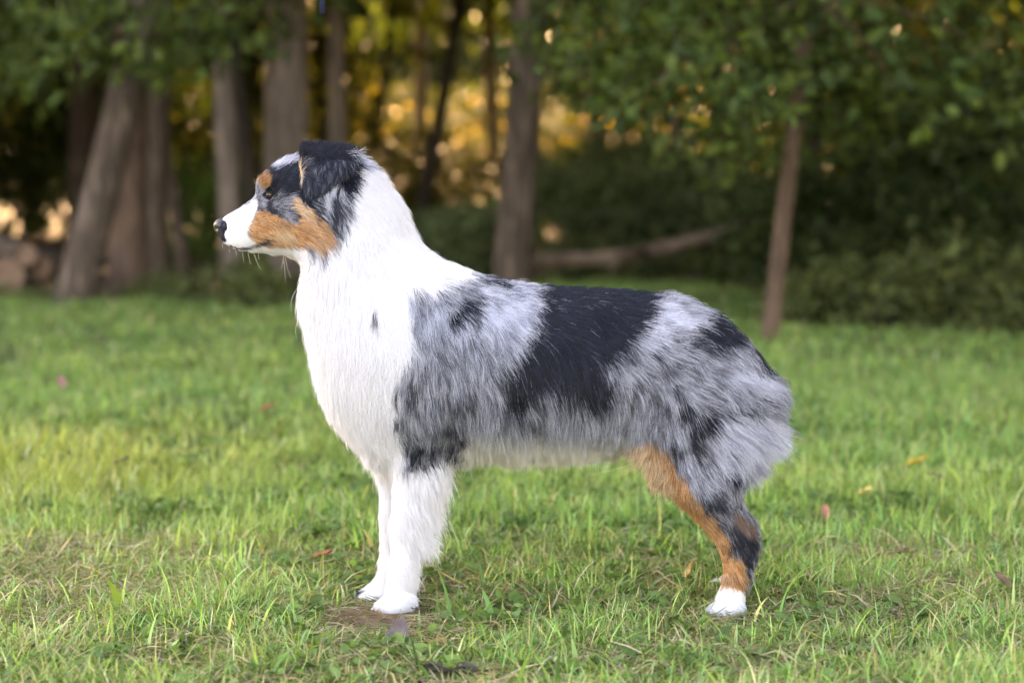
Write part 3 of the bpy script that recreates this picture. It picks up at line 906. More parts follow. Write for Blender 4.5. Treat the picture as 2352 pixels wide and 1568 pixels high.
BODY = [(499, 520), (504, 508), (520, 496), (545, 482), (570, 466), (586, 453), (594, 438), (601, 418), (616, 396), (640, 375), (672, 362),
        (700, 356), (740, 350), (790, 352), (828, 368), (858, 396), (886, 424), (908, 452), (926, 484), (940, 522), (960, 560), (996, 592), (1040, 611),
        (1080, 628), (1120, 641), (1180, 653), (1240, 662), (1320, 666), (1400, 670), (1470, 678), (1530, 686), (1580, 701), (1628, 722),
        (1668, 750), (1700, 779), (1728, 808), (1748, 842), (1758, 890), (1755, 950), (1735, 1000), (1690, 1030), (1600, 1030), (1520, 1005),
        (1450, 992), (1380, 1008), (1300, 1012), (1200, 1016), (1120, 1022), (1060, 1034), (1000, 1056), (940, 1072), (875, 1066), (838, 1042),
        (808, 1008), (768, 962), (743, 912), (729, 860), (718, 800), (704, 740), (697, 690), (698, 640), (696, 604), (680, 587), (640, 580),
        (600, 578), (560, 574), (530, 566), (513, 554), (506, 540), (500, 530)]
BODY = np.array(BODY, float)
add_outline(BODY, 0.0, 0.86)
# cheeks, brow, shoulder, thigh
for sgn in (-1, 1):
    add_ball(700, 500, sgn * 0.040, (.045, .022, .035), .02)
    add_ball(640, 425, sgn * 0.030, (.030, .014, .018), .015)
    add_ball(560, 540, sgn * 0.016, (.030, .012, .016), .012)
    add_ball(621, 449, sgn * 0.050, (.014, .012, .010), .010, sub=True)
SHOULDER = [(950, 690), (1040, 670), (1090, 720), (1085, 820), (1050, 920), (1035, 1000), (1025, 1060), (960, 1068), (920, 1040), (905, 950), (920, 850), (932, 760)]
add_outline(SHOULDER, -0.075, 0.36, 0.03)
add_outline(SHOULDER, 0.075, 0.36, 0.03)
EAR = z1([(895, 175), (960, 168), (1060, 180), (1180, 185), (1290, 205), (1355, 270), (1365, 380), (1290, 465), (1180, 550), (1080, 600), (1000, 632), (945, 590), (908, 500), (890, 380), (882, 260)])
earp = w2(EAR, -0.05)
for sgn in (-1, 1):
    add_outline(EAR, (lambda rows, sg=sgn: sg * (0.056 + 0.036 * np.clip((rows - 335) / 100, 0, 1))), 0.26, 0.006, mirror=True)
FORE = [(925, 980), (1010, 980), (1022, 1040), (1005, 1090), (978, 1140), (963, 1200), (955, 1260), (949, 1310), (947, 1345), (952, 1375), (946, 1398),
        (915, 1406), (890, 1405), (880, 1396), (878, 1383), (885, 1362), (894, 1335), (898, 1300), (901, 1200), (906, 1100), (912, 1040)]
add_outline(FORE, -0.058, 0.82, 0.025)
FORE2 = [(880, 980), (960, 980), (965, 1040), (950, 1090), (935, 1200), (925, 1300), (925, 1350), (920, 1385), (890, 1400), (850, 1402), (828, 1398),
         (810, 1386), (813, 1370), (836, 1350), (861, 1332), (876, 1300), (876, 1200), (871, 1100), (868, 1040)]
add_outline(FORE2, 0.052, 0.82, 0.025)
sh = lambda rows: 0.48 + 0.37 * sstep(1020, 1190, rows)
THIGH = [(1530, 735), (1620, 750), (1695, 805), (1738, 870), (1752, 950), (1740, 1020), (1712, 1080), (1690, 1130), (1700, 1165), (1722, 1200), (1730, 1235),
         (1724, 1290), (1712, 1330), (1709, 1375), (1712, 1400), (1705, 1416), (1670, 1420), (1642, 1412), (1637, 1398), (1645, 1376), (1657, 1348), (1664, 1320),
         (1662, 1290), (1652, 1262), (1636, 1234), (1616, 1206), (1587, 1178), (1552, 1146), (1520, 1106), (1495, 1060), (1475, 1005), (1462, 940), (1475, 840)]
add_outline(THIGH, -0.072, sh, 0.03)
THIGH2 = [(x + (6 if y < 1330 else -22), min(y, 1404) if y < 1330 else y - 16) for x, y in THIGH]
add_outline(THIGH2, 0.072, sh, 0.03)
# toes
for (bx, by, yc) in [(893, 1393, -0.058), (826, 1388, 0.052), (1650, 1408, -0.072), (1628, 1392, 0.072)]:
    for j, (oy, ox) in enumerate([(-.030, 10), (-.0105, -3), (.0095, -4), (.028, 8)]):
        add_ball(bx + ox, by - 1, yc + oy, (.019, .0092, .0125), .0015)
        add_ball(bx + ox + 18, by - 12, yc + oy * 0.75, (.022, .0085, .0135), .004)

def surface_nets(F, org, h):
    S = F < 0
    nx, ny, nz = F.shape
    cs = [(i, j, k) for i in (0, 1) for j in (0, 1) for k in (0, 1)]
    cnt = np.zeros((nx - 1, ny - 1, nz - 1), dtype=np.int8)
    for i, j, k in cs: cnt += S[i:nx - 1 + i, j:ny - 1 + j, k:nz - 1 + k]
    cell = (cnt > 0) & (cnt < 8)
    ci = np.argwhere(cell)
    idx = np.full(cell.shape, -1, dtype=np.int64); idx[cell] = np.arange(len(ci))
    acc = np.zeros((len(ci), 3)); num = np.zeros(len(ci))
    val = {c: F[ci[:, 0] + c[0], ci[:, 1] + c[1], ci[:, 2] + c[2]] for c in cs}
    for a in cs:
        for ax in range(3):
            if a[ax]: continue
            b = tuple(1 if q == ax else a[q] for q in range(3))
            fa, fb = val[a], val[b]
            m = (fa < 0) != (fb < 0)
            t = np.where(m, fa / np.where(m, fa - fb, 1), 0)
            p = np.array(a, float)[None] + np.zeros((len(ci), 3)); p[:, ax] += t
            acc += p * m[:, None]; num += m
    V = (ci + acc / num[:, None]) * h + np.array(org)
    quads = []
    for ax in range(3):
        u, v = (ax + 1) % 3, (ax + 2) % 3
        A = S.take(range(0, S.shape[ax] - 1), ax); B_ = S.take(range(1, S.shape[ax]), ax)
        e = np.argwhere(A != B_)
        e = e[(e[:, u] > 0) & (e[:, v] > 0) & (e[:, u] < S.shape[u] - 1) & (e[:, v] < S.shape[v] - 1)]
        flip = S[e[:, 0], e[:, 1], e[:, 2]]
        def g(du, dv):
            q = e.copy(); q[:, u] -= du; q[:, v] -= dv
            return idx[q[:, 0], q[:, 1], q[:, 2]]
        q = np.stack([g(1, 1), g(0, 1), g(0, 0), g(1, 0)], -1)
        q[~flip] = q[~flip][:, ::-1]
        quads.append(q)
    return V, np.concatenate(quads)

BV, BQ = surface_nets(F, (GX0, GY0, GZ0), H3)
del F
# relax
E0 = np.concatenate([BQ[:, [0, 1]], BQ[:, [1, 2]], BQ[:, [2, 3]], BQ[:, [3, 0]]])
deg = np.bincount(E0.ravel(), minlength=len(BV)).astype(float)
def relax(V, lam):
    s = np.zeros_like(V)
    for a in range(3):
        s[:, a] = np.bincount(E0[:, 0], V[E0[:, 1], a], len(V)) + np.bincount(E0[:, 1], V[E0[:, 0], a], len(V))
    return V + lam * (s / deg[:, None] - V)
for _ in range(4):
    BV = relax(BV, 0.6); BV = relax(BV, -0.62)

# ---- coat pattern, written over the body's own length and height (both sides alike)
def body_px(P):
    k = CAM_D / (CAM_D - np.abs(P[:, 1]))
    x = P[:, 0] * k; z = CAM_H + (P[:, 2] - CAM_H) * k
    t = CAM_D                                      # plain side elevation scaled to the outline's units
    v = (z - CAM_H) / t
    py = CY + FPX * np.tan(-np.arctan(v) - PITCH) * 1.0
    dep = np.cos(PITCH) - 0 * v
    px = CX + FPX * x / (t * (CP - SP * v))
    return px, py

WHITE, BLACK, TAN, SILVER, CREAM, PALETAN, LIP, DARKMERLE, MERLE, EARSHEEN, STREAK, BROWN = range(12)
PAT = [
    (CREAM, [(1050, 1045), (1090, 1020), (1200, 1008), (1300, 1000), (1380, 1000), (1440, 1015), (1440, 1200), (1050, 1200)], 14),
    (SILVER, [(1090, 640), (1230, 655), (1215, 740), (1190, 800), (1120, 800), (1100, 720)], 16),
    (SILVER, [(960, 690), (1030, 700), (1090, 740), (1060, 780), (960, 760)], 14),
    (SILVER, [(1480, 720), (1540, 690), (1620, 712), (1590, 745), (1540, 770), (1500, 790), (1470, 800), (1460, 770)], 14),
    (SILVER, [(1625, 965), (1700, 930), (1800, 960), (1790, 1060), (1700, 1110), (1650, 1060)], 16),
    (SILVER, [(1640, 820), (1720, 840), (1770, 900), (1700, 900), (1640, 870)], 14),
    (BLACK, [(1225, 672), (1235, 600), (1470, 600), (1506, 682), (1478, 740), (1452, 772), (1422, 792), (1402, 830), (1396, 880), (1384, 915), (1345, 925), (1312, 905),
             (1290, 892), (1240, 892), (1200, 915), (1162, 935), (1145, 890), (1152, 850), (1190, 828), (1196, 790), (1206, 750), (1232, 720)], 20),
    (BLACK, [(1026, 722), (1038, 698), (1070, 682), (1092, 676), (1090, 698), (1064, 724), (1040, 738)], 13),
    (BLACK, [(1095, 632), (1150, 648), (1180, 668), (1130, 662), (1100, 650)], 10),
    (BLACK, [(1566, 786), (1596, 752), (1632, 708), (1664, 735), (1694, 772), (1655, 800), (1612, 790), (1582, 806)], 13),
    (BLACK, [(1694, 772), (1740, 808), (1764, 850), (1778, 880), (1756, 862), (1726, 820)], 6),
    (BLACK, [(1482, 812), (1500, 796), (1516, 806), (1500, 824)], 6),
    (BLACK, z3([(1060, 850), (1090, 800), (1110, 840), (1105, 880), (1075, 885)]), 6),
    (BLACK, z3([(1100, 960), (1140, 900), (1180, 960), (1200, 1010), (1150, 1040), (1110, 1020)]), 6),
    (BLACK, z3([(1180, 1080), (1290, 960), (1340, 1010), (1330, 1080), (1280, 1130), (1240, 1190), (1250, 1290), (1300, 1320), (1250, 1330), (1200, 1260), (1175, 1170)]), 14),
    (BLACK, z3([(1340, 960), (1440, 950), (1500, 975), (1460, 1000), (1360, 1000)]), 5),
    (BLACK, z3([(1390, 1350), (1470, 1350), (1490, 1400), (1440, 1440), (1400, 1400)]), 7),
    (BLACK, z3([(1040, 1180), (1140, 1190), (1140, 1230), (1060, 1230)]), 5),
    (BLACK, z2([(860, 1010), (900, 1000), (905, 1070), (870, 1085)]), 7),
    (BLACK, [(1335, 870), (1400, 840), (1400, 900), (1370, 930), (1330, 915)], 8),
    (DARKMERLE, [(935, 1005), (1030, 985), (1075, 1010), (1080, 1060), (1050, 1075), (1000, 1070), (930, 1085)], 10),
    (DARKMERLE, [(1000, 900), (1040, 880), (1060, 1000), (1030, 1010), (1010, 960)], 14),
    # white shawl, chest and legs
    (WHITE, [(810, 375), (900, 370), (1100, 600), (1082, 625), (1060, 645), (1010, 652), (985, 672), (960, 664), (935, 690), (952, 722), (948, 780), (936, 830), (916, 870),
             (904, 950), (918, 1000), (924, 1050), (925, 1085), (640, 1100), (640, 560), (700, 585), (745, 590), (770, 540), (794, 500), (800, 440)], 11),
    (SILVER, [(930, 665), (945, 668), (950, 705), (938, 712)], 5),
    (DARKMERLE, [(855, 705), (868, 705), (866, 745), (860, 748)], 4),
    (WHITE, [(780, 1078), (925, 1078), (985, 1066), (1030, 1042), (1062, 1040), (1100, 1420), (780, 1420)], 5),
    # head
    (BLACK, z1([(610, 430), (700, 360), (830, 320), (880, 160), (1400, 150), (1420, 300), (1395, 560), (1330, 640), (1310, 960), (1200, 980), (1000, 780), (900, 650), (830, 640), (600, 600)]), 3),
    (SILVER, z1([(620, 430), (640, 370), (720, 310), (850, 270), (850, 340), (740, 385), (680, 410)]), 4),
    (STREAK, z1([(1000, 680), (1120, 600), (1240, 520), (1330, 600), (1310, 800), (1290, 980), (1190, 960), (1050, 780)]), 5),
    (EARSHEEN, z1([(895, 300), (1060, 330), (1300, 300), (1370, 300), (1365, 380), (1290, 475), (1180, 560), (1080, 610), (1000, 640), (945, 590), (908, 500), (890, 380)]), 3),
    (PALETAN, z1([(872, 262), (892, 285), (912, 400), (922, 510), (900, 500), (886, 380)]), 1.0),
    (BLACK, z1([(760, 40), (1450, 40), (1390, 240), (1300, 300), (858, 330), (848, 262), (760, 230)]), 3),
    (BLACK, z1([(560, 440), (640, 420), (720, 440), (720, 610), (560, 610)]), 3),
    (SILVER, z1([(1300, 200), (1450, 220), (1560, 330), (1500, 400), (1400, 360)]), 6),
    (DARKMERLE, z1([(500, 650), (640, 600), (860, 640), (950, 700), (860, 830), (900, 900), (840, 860), (700, 810), (600, 780), (500, 780)]), 3),
    (TAN, z1([(490, 540), (520, 470), (600, 460), (630, 500), (610, 560), (560, 590)]), 2),
    (TAN, z1([(400, 960), (440, 880), (480, 800), (560, 780), (650, 800), (760, 830), (850, 880), (900, 890), (860, 800), (830, 720), (840, 660), (900, 660), (970, 740), (1050, 810),
              (1180, 930), (1180, 990), (1130, 1090), (1030, 1120), (960, 1066), (760, 1082), (600, 1085), (480, 1060), (430, 1020)]), 5),
    (PALETAN, z1([(840, 670), (900, 660), (960, 740), (1000, 820), (960, 860), (900, 850), (860, 760)]), 9),
    (PALETAN, z1([(640, 960), (760, 930), (860, 980), (820, 1040), (680, 1050)]), 11),
    (WHITE, z1([(120, 930), (200, 830), (340, 760), (500, 670), (505, 760), (470, 830), (430, 900), (400, 960), (430, 1010), (520, 1085), (760, 1090), (960, 1075), (960, 1200), (150, 1200)]), 2),
    (LIP, z1([(240, 1065), (330, 1098), (420, 1092), (500, 1060), (545, 1020), (610, 1010), (630, 1035), (580, 1062), (500, 1085), (420, 1108), (330, 1112), (240, 1080)]), 1),
    (BLACK, z1([(100, 850), (225, 840), (248, 900), (240, 940), (215, 985), (235, 1030), (215, 1050), (170, 1010), (100, 990)]), 1),
    (BLACK, z1([(560, 610), (600, 590), (680, 600), (700, 640), (640, 665), (560, 650)]), 2),
    # hind leg
    (TAN, z4([(500, 40), (650, 110), (730, 260), (800, 400), (870, 470), (960, 600), (860, 640), (700, 460), (600, 250)]), 7),
    (PALETAN, z4([(400, 50), (545, 70), (640, 260), (715, 400), (800, 510), (890, 600), (845, 700), (700, 620), (480, 400)]), 7),
    (TAN, z4([(660, 430), (800, 460), (890, 540), (1020, 660), (1110, 770), (1140, 900), (1195, 960), (1245, 1010), (1250, 1140), (1240, 1230), (1000, 1200), (1000, 900), (800, 700)]), 5),
    (DARKMERLE, z4([(900, 480), (1090, 500), (1300, 680), (1420, 1040), (1380, 1160), (1240, 1180), (1235, 1040), (1150, 920), (1080, 780), (1010, 680), (930, 580)]), 8),
    (BROWN, z4([(1110, 590), (1200, 600), (1290, 740), (1240, 760), (1150, 700)]), 6),
    (BLACK, z4([(1190, 760), (1330, 800), (1330, 860), (1230, 850)]), 6),
    (BLACK, z4([(1250, 950), (1400, 960), (1360, 1060), (1270, 1050)]), 6),
    (WHITE, z4([(900, 1260), (1070, 1160), (1130, 1170), (1200, 1200), (1250, 1200), (1270, 1500), (800, 1500)]), 4),
]
PAT = [(c, chaikin(np.array(p, float), 1), s) for c, p, s in PAT]

def coat(P, fl=None, jitter=1.0):
    """albedo at points P of the body"""
    n = len(P)
    px, py = body_px(P)
    a = np.abs(P[:, 1])
    q = [px / 22, py / 30, a * 60]
    wx = (vnoise(*q, seed=51) - 0.5) * 2 + (vnoise(px / 9, py / 14, a * 100, seed=52) - 0.5)
    wy = (vnoise(*q, seed=53) - 0.5) * 2 + (vnoise(px / 9, py / 14, a * 100, seed=54) - 0.5)
    wx += 0.9 * (vnoise(px / 5, py / 9, a * 150, seed=55) - .5); wy += 1.1 * (vnoise(px / 5, py / 9, a * 150, seed=56) - .5)
    jx, jy = rng.normal(0, 0.35, n) * jitter, rng.normal(0, 0.6, n) * jitter
    cls = np.full(n, MERLE)
    for c, poly, s in PAT:
        x0, y0 = poly.min(0) - 4 * s; x1, y1 = poly.max(0) + 4 * s
        m = np.where((px > x0) & (px < x1) & (py > y0) & (py < y1))[0]
        if len(m) == 0: continue
        ins = pip(px[m] + (wx[m] + jx[m]) * s, py[m] + (wy[m] * 1.2 + jy[m]) * s, poly)
        cls[m[ins]] = c
    # merle: light and dark locks
    st = vnoise(px / 4.5, py / 15, a * 60, seed=61) * 0.5 + vnoise(px / 22, py / 34, a * 30, seed=62) * 0.5
    mott = vnoise(px / 14, py / 18, a * 50, seed=63)
    r = rng.random(n)
    lk = vnoise(px / 3.2, py / 12, a * 120, seed=64)
    light = sstep(0.28, 0.74, st * .68 + lk * .34 + 0.55 * (r - 0.5))
    C = np.zeros((n, 3))
    L_, D_ = np.array([.56, .56, .625]), np.array([.046, .049, .072])
    mer = D_ + (L_ - D_) * (0.16 + 0.84 * light)[:, None]
    sp = vnoise(px / 7.5, py / 10, a * 90, seed=69) * .6 + vnoise(px / 30, py / 30, a * 40, seed=70) * .4
    mer = mer * (1 - 0.8 * sstep(.57, .65, sp + .06 * (r - .5)))[:, None]
    C[:] = mer
    def put(c, col, var=0.12):
        m = cls == c
        C[m] = np.asarray(col) * np.exp(rng.normal(0, var, (m.sum(), 1)))
    put(WHITE, (.80, .775, .79), .05)
    put(BLACK, (.010, .0115, .020), .4)
    m = cls == BLACK
    C[m] *= (0.5 + 2.8 * sstep(.5, .85, lk[m] * .7 + r[m] * .3))[:, None]
    m2 = m & (vnoise(px / 6, py / 16, a * 90, seed=57) * .75 + r * .25 > .82) & (px > 1000)
    C[m2] = mer[m2] * 0.55
    put(TAN, (.49, .25, .11), .30)
    m = cls == TAN
    C[m] *= (0.75 + 0.7 * vnoise(px[m] / 16, py[m] / 12, a[m] * 60, seed=67))[:, None] * np.array([1, 1, 1])
    m2 = m & (vnoise(px / 10, py / 9, a * 60, seed=68) + .3 * (r - .5) > .62)
    C[m2] = C[m2] * 0.5 + np.array([.62, .42, .25]) * 0.5
    put(PALETAN, (.70, .49, .31), .15)
    put(CREAM, (.60, .57, .48), .12)
    m = cls == EARSHEEN
    C[m] = np.array([.018, .018, .026]) + np.array([.36, .36, .43])[None] * (sstep(.48, .85, lk[m] * .5 + st[m] * .5 + .25 * (r[m] - .5)) * .8)[:, None]  # black ear flap with its sheen painted in as pale streaks
    m = cls == STREAK
    sk = vnoise((px + .45 * py) / 5, (py - .45 * px) / 40, a * 40, seed=66)
    C[m] = np.array([.03, .03, .04]) + np.array([.52, .52, .55])[None] * sstep(.42, .66, sk[m] + .2 * (r[m] - .5))[:, None]
    put(BROWN, (.20, .12, .085), .2)
    put(LIP, (.055, .04, .04), .2)
    m = cls == SILVER
    C[m] = D_ * 1.5 + (np.array([.60, .60, .67]) - D_) * (0.25 + 0.75 * sstep(.25, .58, st[m] * .65 + lk[m] * .35 + .3 * (r[m] - .5)))[:, None]
    m = cls == DARKMERLE
    C[m] = D_ * 0.5 + (np.array([.42, .41, .46]) - D_) * (sstep(.45, .75, mott[m] * .6 + st[m] * .4 + .3 * (r[m] - .5)))[:, None]
    # black guard hairs through the tan
    m = ((cls == TAN) | (cls == PALETAN)) & (r < 0.11)
    C[m] *= 0.25
    return np.clip(C, 0.006, 0.85), cls

bc, _ = coat(BV, jitter=0.3)
body = mesh_np('body', BV, BQ, M_SKIN, DOG, colors=bc, smooth=True)
print('T body', time.time() - T0, len(BV))

# ---- fur: guide hairs (px, py, dx, dy, length mm, lift)
GUIDE = np.array([
    (515, 540, .8, .2, 3, .12), (530, 500, .9, -.3, 3.5, .12), (560, 485, .9, -.4, 5, .15), (560, 530, .95, .15, 6, .15), (560, 565, .9, .25, 7, .3), (620, 570, .9, .3, 10, .3), (600, 430, .5, -.8, 9, .4), (615, 470, .9, .3, 6, .15),
    (640, 390, .85, -.5, 11, .35), (690, 365, .9, -.3, 14, .35), (620, 500, .95, .25, 8, .2), (680, 540, .95, .3, 12, .25), (740, 545, .8, .7, 20, .3), (660, 450, .95, .1, 9, .2),
    (720, 470, .8, .5, 14, .25), (790, 480, .4, .9, 28, .35), (700, 335, -.2, -.6, 9, .5), (760, 338, .5, -.6, 12, .6), (740, 380, -.1, 1, 10, .2), (710, 430, -.1, 1, 9, .15), (760, 420, .05, 1, 10, .2), (790, 385, .3, .8, 14, .3),
    (840, 370, .9, -.2, 22, .7), (820, 345, .8, -.4, 20, .7), (815, 430, .5, .9, 30, .4),
    (880, 460, .45, .9, 36, .24), (930, 560, .5, .85, 36, .22), (820, 560, .2, 1, 42, .25), (740, 620, 0, 1, 40, .3), (700, 660, -.12, 1, 34, .4), (1000, 640, .5, .8, 32, .22), (860, 700, .1, 1, 32, .2),
    (720, 780, -.1, 1, 28, .4), (760, 900, -.1, 1, 28, .35), (850, 900, .05, 1, 30, .22), (800, 1000, -.2, 1, 26, .4), (860, 1050, -.3, .95, 30, .4), (830, 950, 0, 1, 28, .25),
    (980, 740, .2, 1, 34, .24), (1060, 700, .4, .9, 30, .24), (960, 900, .15, 1, 34, .26), (1020, 930, .15, 1, 38, .28), (980, 1030, .05, 1, 30, .3), (940, 1060, -.1, 1, 18, .25), (1045, 1030, .25, 1, 30, .3),
    (1130, 650, .9, .35, 30, .28), (1300, 668, 1, .2, 30, .25), (1460, 680, 1, .1, 34, .32), (1540, 685, .9, -.2, 34, .6), (1150, 760, .5, .9, 38, .25), (1250, 780, .55, .8, 38, .2), (1380, 760, .75, .65, 38, .2),
    (1200, 900, .25, 1, 40, .26), (1320, 900, .3, 1, 40, .26), (1420, 880, .3, 1, 40, .28), (1110, 1030, .1, 1, 34, .25), (1200, 1015, .05, 1, 40, .22), (1320, 1015, -.05, 1, 40, .22), (1410, 1008, -.15, 1, 40, .25), (1250, 960, .1, 1, 36, .25),
    (1560, 735, 1, .15, 32, .28), (1500, 765, .95, .35, 32, .22), (1635, 730, .7, -.2, 30, .5), (1650, 775, .8, .6, 36, .35), (1720, 810, .6, .8, 42, .35), (1500, 850, .6, .7, 32, .3), (1560, 860, .7, .5, 30, .35), (1480, 950, .2, 1, 38, .3),
    (1560, 950, .4, .9, 34, .35), (1620, 900, .9, .4, 38, .35), (1700, 900, .9, .5, 50, .35), (1750, 900, .95, .45, 46, .75), (1750, 990, .9, .6, 52, .75), (1700, 950, .9, .5, 40, .5), (1680, 1000, .7, .75, 52, .35), (1725, 1060, .6, .9, 44, .6), (1700, 1120, .15, 1, 30, .3), (1740, 1110, .1, 1, 30, .3), (1640, 1080, .35, 1, 38, .35),
    (1475, 1030, -.65, .8, 38, .4), (1505, 1085, -.6, .85, 34, .4), (1550, 1140, -.2, 1, 16, .25), (1575, 1150, .1, 1, 14, .25), (1600, 1110, .4, .9, 18, .25), (1540, 1040, .3, .9, 22, .3), (1610, 1040, .4, .9, 26, .3), (1650, 1190, .5, .9, 14, .22), (1640, 1240, .4, 1, 7, .15), (1700, 1170, .45, .9, 28, .35), (1670, 1290, .1, 1, 6, .15),
    (1700, 1280, .4, 1, 16, .3), (1728, 1240, .55, .9, 26, .5), (1718, 1310, .7, .8, 30, .55), (1690, 1350, .05, 1, 6, .15), (1670, 1400, -.4, .8, 5, .2), (1705, 1400, .2, 1, 6, .2),
    (920, 1120, .05, 1, 10, .15), (915, 1250, .05, 1, 6, .15), (880, 1150, 0, 1, 8, .15), (1000, 1080, .5, .9, 40, .6), (980, 1110, .55, .9, 42, .7), (970, 1160, .65, .8, 44, .8), (958, 1230, .7, .75, 42, .85), (950, 1300, .6, .8, 26, .6), (900, 1370, -.5, .8, 5, .2), (850, 1375, -.8, .5, 5, .2), (945, 1360, .3, 1, 10, .35)])
def guide(px, py, p=3.0):
    n = len(px); out = np.zeros((n, 4))
    for i in range(0, n, 40000):
        sl = slice(i, i + 40000)
        d2 = (px[sl, None] - GUIDE[None, :, 0]) ** 2 + (py[sl, None] - GUIDE[None, :, 1]) ** 2 + 60
        wg = d2 ** (-p / 2)
        out[sl] = (wg @ GUIDE[:, 2:]) / wg.sum(1, keepdims=True)
    return out

def quad_normals(V, Q):
    n = np.cross(V[Q[:, 2]] - V[Q[:, 0]], V[Q[:, 3]] - V[Q[:, 1]])
    vn = np.zeros_like(V)
    for k in range(4):
        for a in range(3): vn[:, a] += np.bincount(Q[:, k], n[:, a], len(V))
    return vn / (np.linalg.norm(vn, axis=1, keepdims=True) + 1e-12), 0.5 * np.linalg.norm(n, axis=1)

def make_fur(NH):
    VN, area = quad_normals(BV, BQ)
    cen = BV[BQ].mean(1); cn = VN[BQ].mean(1)
    wgt = area * np.where(cn[:, 1] < 0.15, 1.0, 0.22)                     # the side turned away carries fewer
    cpx, cpy = body_px(cen)
    gl = guide(cpx, cpy)[:, 2]
    wgt *= np.where(gl < 12, 2.0, 1.0)                                 # short dense hair on face and legs
    wgt *= np.where((cpy > 955) & (cpx > 1055) & (cpx < 1480), 2.2, 1.0)
    wgt *= np.where((cpy > 1070) & (cpx > 930) & (cpx < 1040), 1.6, 1.0)
    wgt[(cpx < 524) & (cpy > 498) & (cpy < 545)] = 0                  # bare nose
    wgt[((cpx - 620) / 9) ** 2 + ((cpy - 448) / 7) ** 2 < 1] = 0         # eye opening
    wgt[cen[:, 2] < 0.004] = 0
    cum = np.cumsum(wgt); cum /= cum[-1]
    fi = np.searchsorted(cum, rng.random(NH))
    fi = np.minimum(fi, len(BQ) - 1)
    u, v = rng.random((NH, 1)), rng.random((NH, 1))
    q = BQ[fi]
    P = (BV[q[:, 0]] * (1 - u) + BV[q[:, 1]] * u) * (1 - v) + (BV[q[:, 3]] * (1 - u) + BV[q[:, 2]] * u) * v
    N = (VN[q[:, 0]] * (1 - u) + VN[q[:, 1]] * u) * (1 - v) + (VN[q[:, 3]] * (1 - u) + VN[q[:, 2]] * u) * v
    N /= np.linalg.norm(N, axis=1, keepdims=True)
    px, py = body_px(P)
    G = guide(px, py)
    dv = np.stack([G[:, 0], np.zeros(NH), -G[:, 1]], -1)
    # swirl so that locks part and cross a little
    a = np.abs(P[:, 1])
    ang = 0.9 * (vnoise(px / 38, py / 38, a * 25, seed=71) - 0.5) + 0.7 * (vnoise(px / 14, py / 14, a * 60, seed=72) - 0.5) + rng.normal(0, 0.09, NH)
    ca, sa = np.cos(ang), np.sin(ang)
    dv = np.stack([dv[:, 0] * ca - dv[:, 2] * sa, 0.25 * rng.normal(size=NH), dv[:, 0] * sa + dv[:, 2] * ca], -1)
    dn = (dv * N).sum(1, keepdims=True)
    keepn = (0.7 * sstep(24, 44, G[:, 2]))[:, None]
    T = dv - N * np.where(dn > 0, dn * (1 - keepn), dn)
    T /= np.linalg.norm(T, axis=1, keepdims=True) + 1e-9
    G[:, 2] *= 1 - 0.30 * sstep(18, 30, G[:, 2]) * (1 - sstep(48, 56, G[:, 2]))
    Ln = G[:, 2] / 1000 * np.exp(rng.normal(0, 0.22, NH))
    lift = G[:, 3] * np.exp(rng.normal(0, 0.30, NH))
    stray = rng.random(NH) < 0.05
    lift = np.where(stray, lift * 1.5 + 0.08, lift); Ln = np.where(stray, Ln * 0.9, Ln)
    C, cls = coat(P)
    K = 6
    s = np.linspace(0, 1, K)[None, :, None]
    Lc = Ln[:, None, None]
    grav = np.array([0, 0, -1.0])
    long_ = sstep(0.015, 0.05, Ln)[:, None, None]
    rump = (sstep(1560, 1720, px) * sstep(760, 860, py))[:, None, None]
    pts = P[:, None] + Lc * (T[:, None] * s * (1 - 0.12 * s * lift[:, None, None]) + N[:, None] * (lift[:, None, None] * (s - 0.62 * s * s)) + grav * 0.22 * s * s * long_ * (1 - 0.85 * rump))
    # loose wave
    side = np.cross(N, T)
    ph = rng.random((NH, 1, 1)) * 6.283
    pts = pts + side[:, None] * Lc * 0.05 * np.sin(s * 5 + ph) * s * long_
    crimp = (sstep(1560, 1700, px) * sstep(780, 880, py) * (1 - sstep(1120, 1200, py)))[:, None, None]
    pc = (vnoise(px / 9, py / 9, a * 90, seed=91) * 12.0)[:, None, None]
    pts = pts + (side[:, None] * 0.5 + N[:, None]) * Lc * 0.045 * np.sin(s * 13 + pc) * np.minimum(s * 2, 1) * crimp
    # locks: hairs of a neighbourhood draw together at their tips
    for size, amt in ((0.0085, 0.55), (0.004, 0.35)):
        jit = P + rng.normal(0, size * 0.22, P.shape)
        wob = np.stack([vnoise(P[:, 0] * 90, P[:, 1] * 90, P[:, 2] * 90, seed=80 + i) for i in range(3)], -1) * size * 1.5
        cell = np.floor((jit + wob) / size).astype(np.int64)
        key = (cell[:, 0] * 73856093) ^ (cell[:, 1] * 19349663) ^ (cell[:, 2] * 83492791)
        _, inv = np.unique(key, return_inverse=True)
        cnt = np.bincount(inv).astype(float)
        mean = np.zeros((len(cnt), K, 3))
        for kq in range(K):
            for ax in range(3): mean[:, kq, ax] = np.bincount(inv, pts[:, kq, ax]) / cnt
        am = amt * long_ * np.where(cls == WHITE, 0.45, 1.0)[:, None, None] * (0.5 + 0.5 * rng.random((NH, 1, 1)))
        pts = pts + (mean[inv] - pts) * am * s ** 1.5
    return pts.astype(np.float32), C, Ln, cls

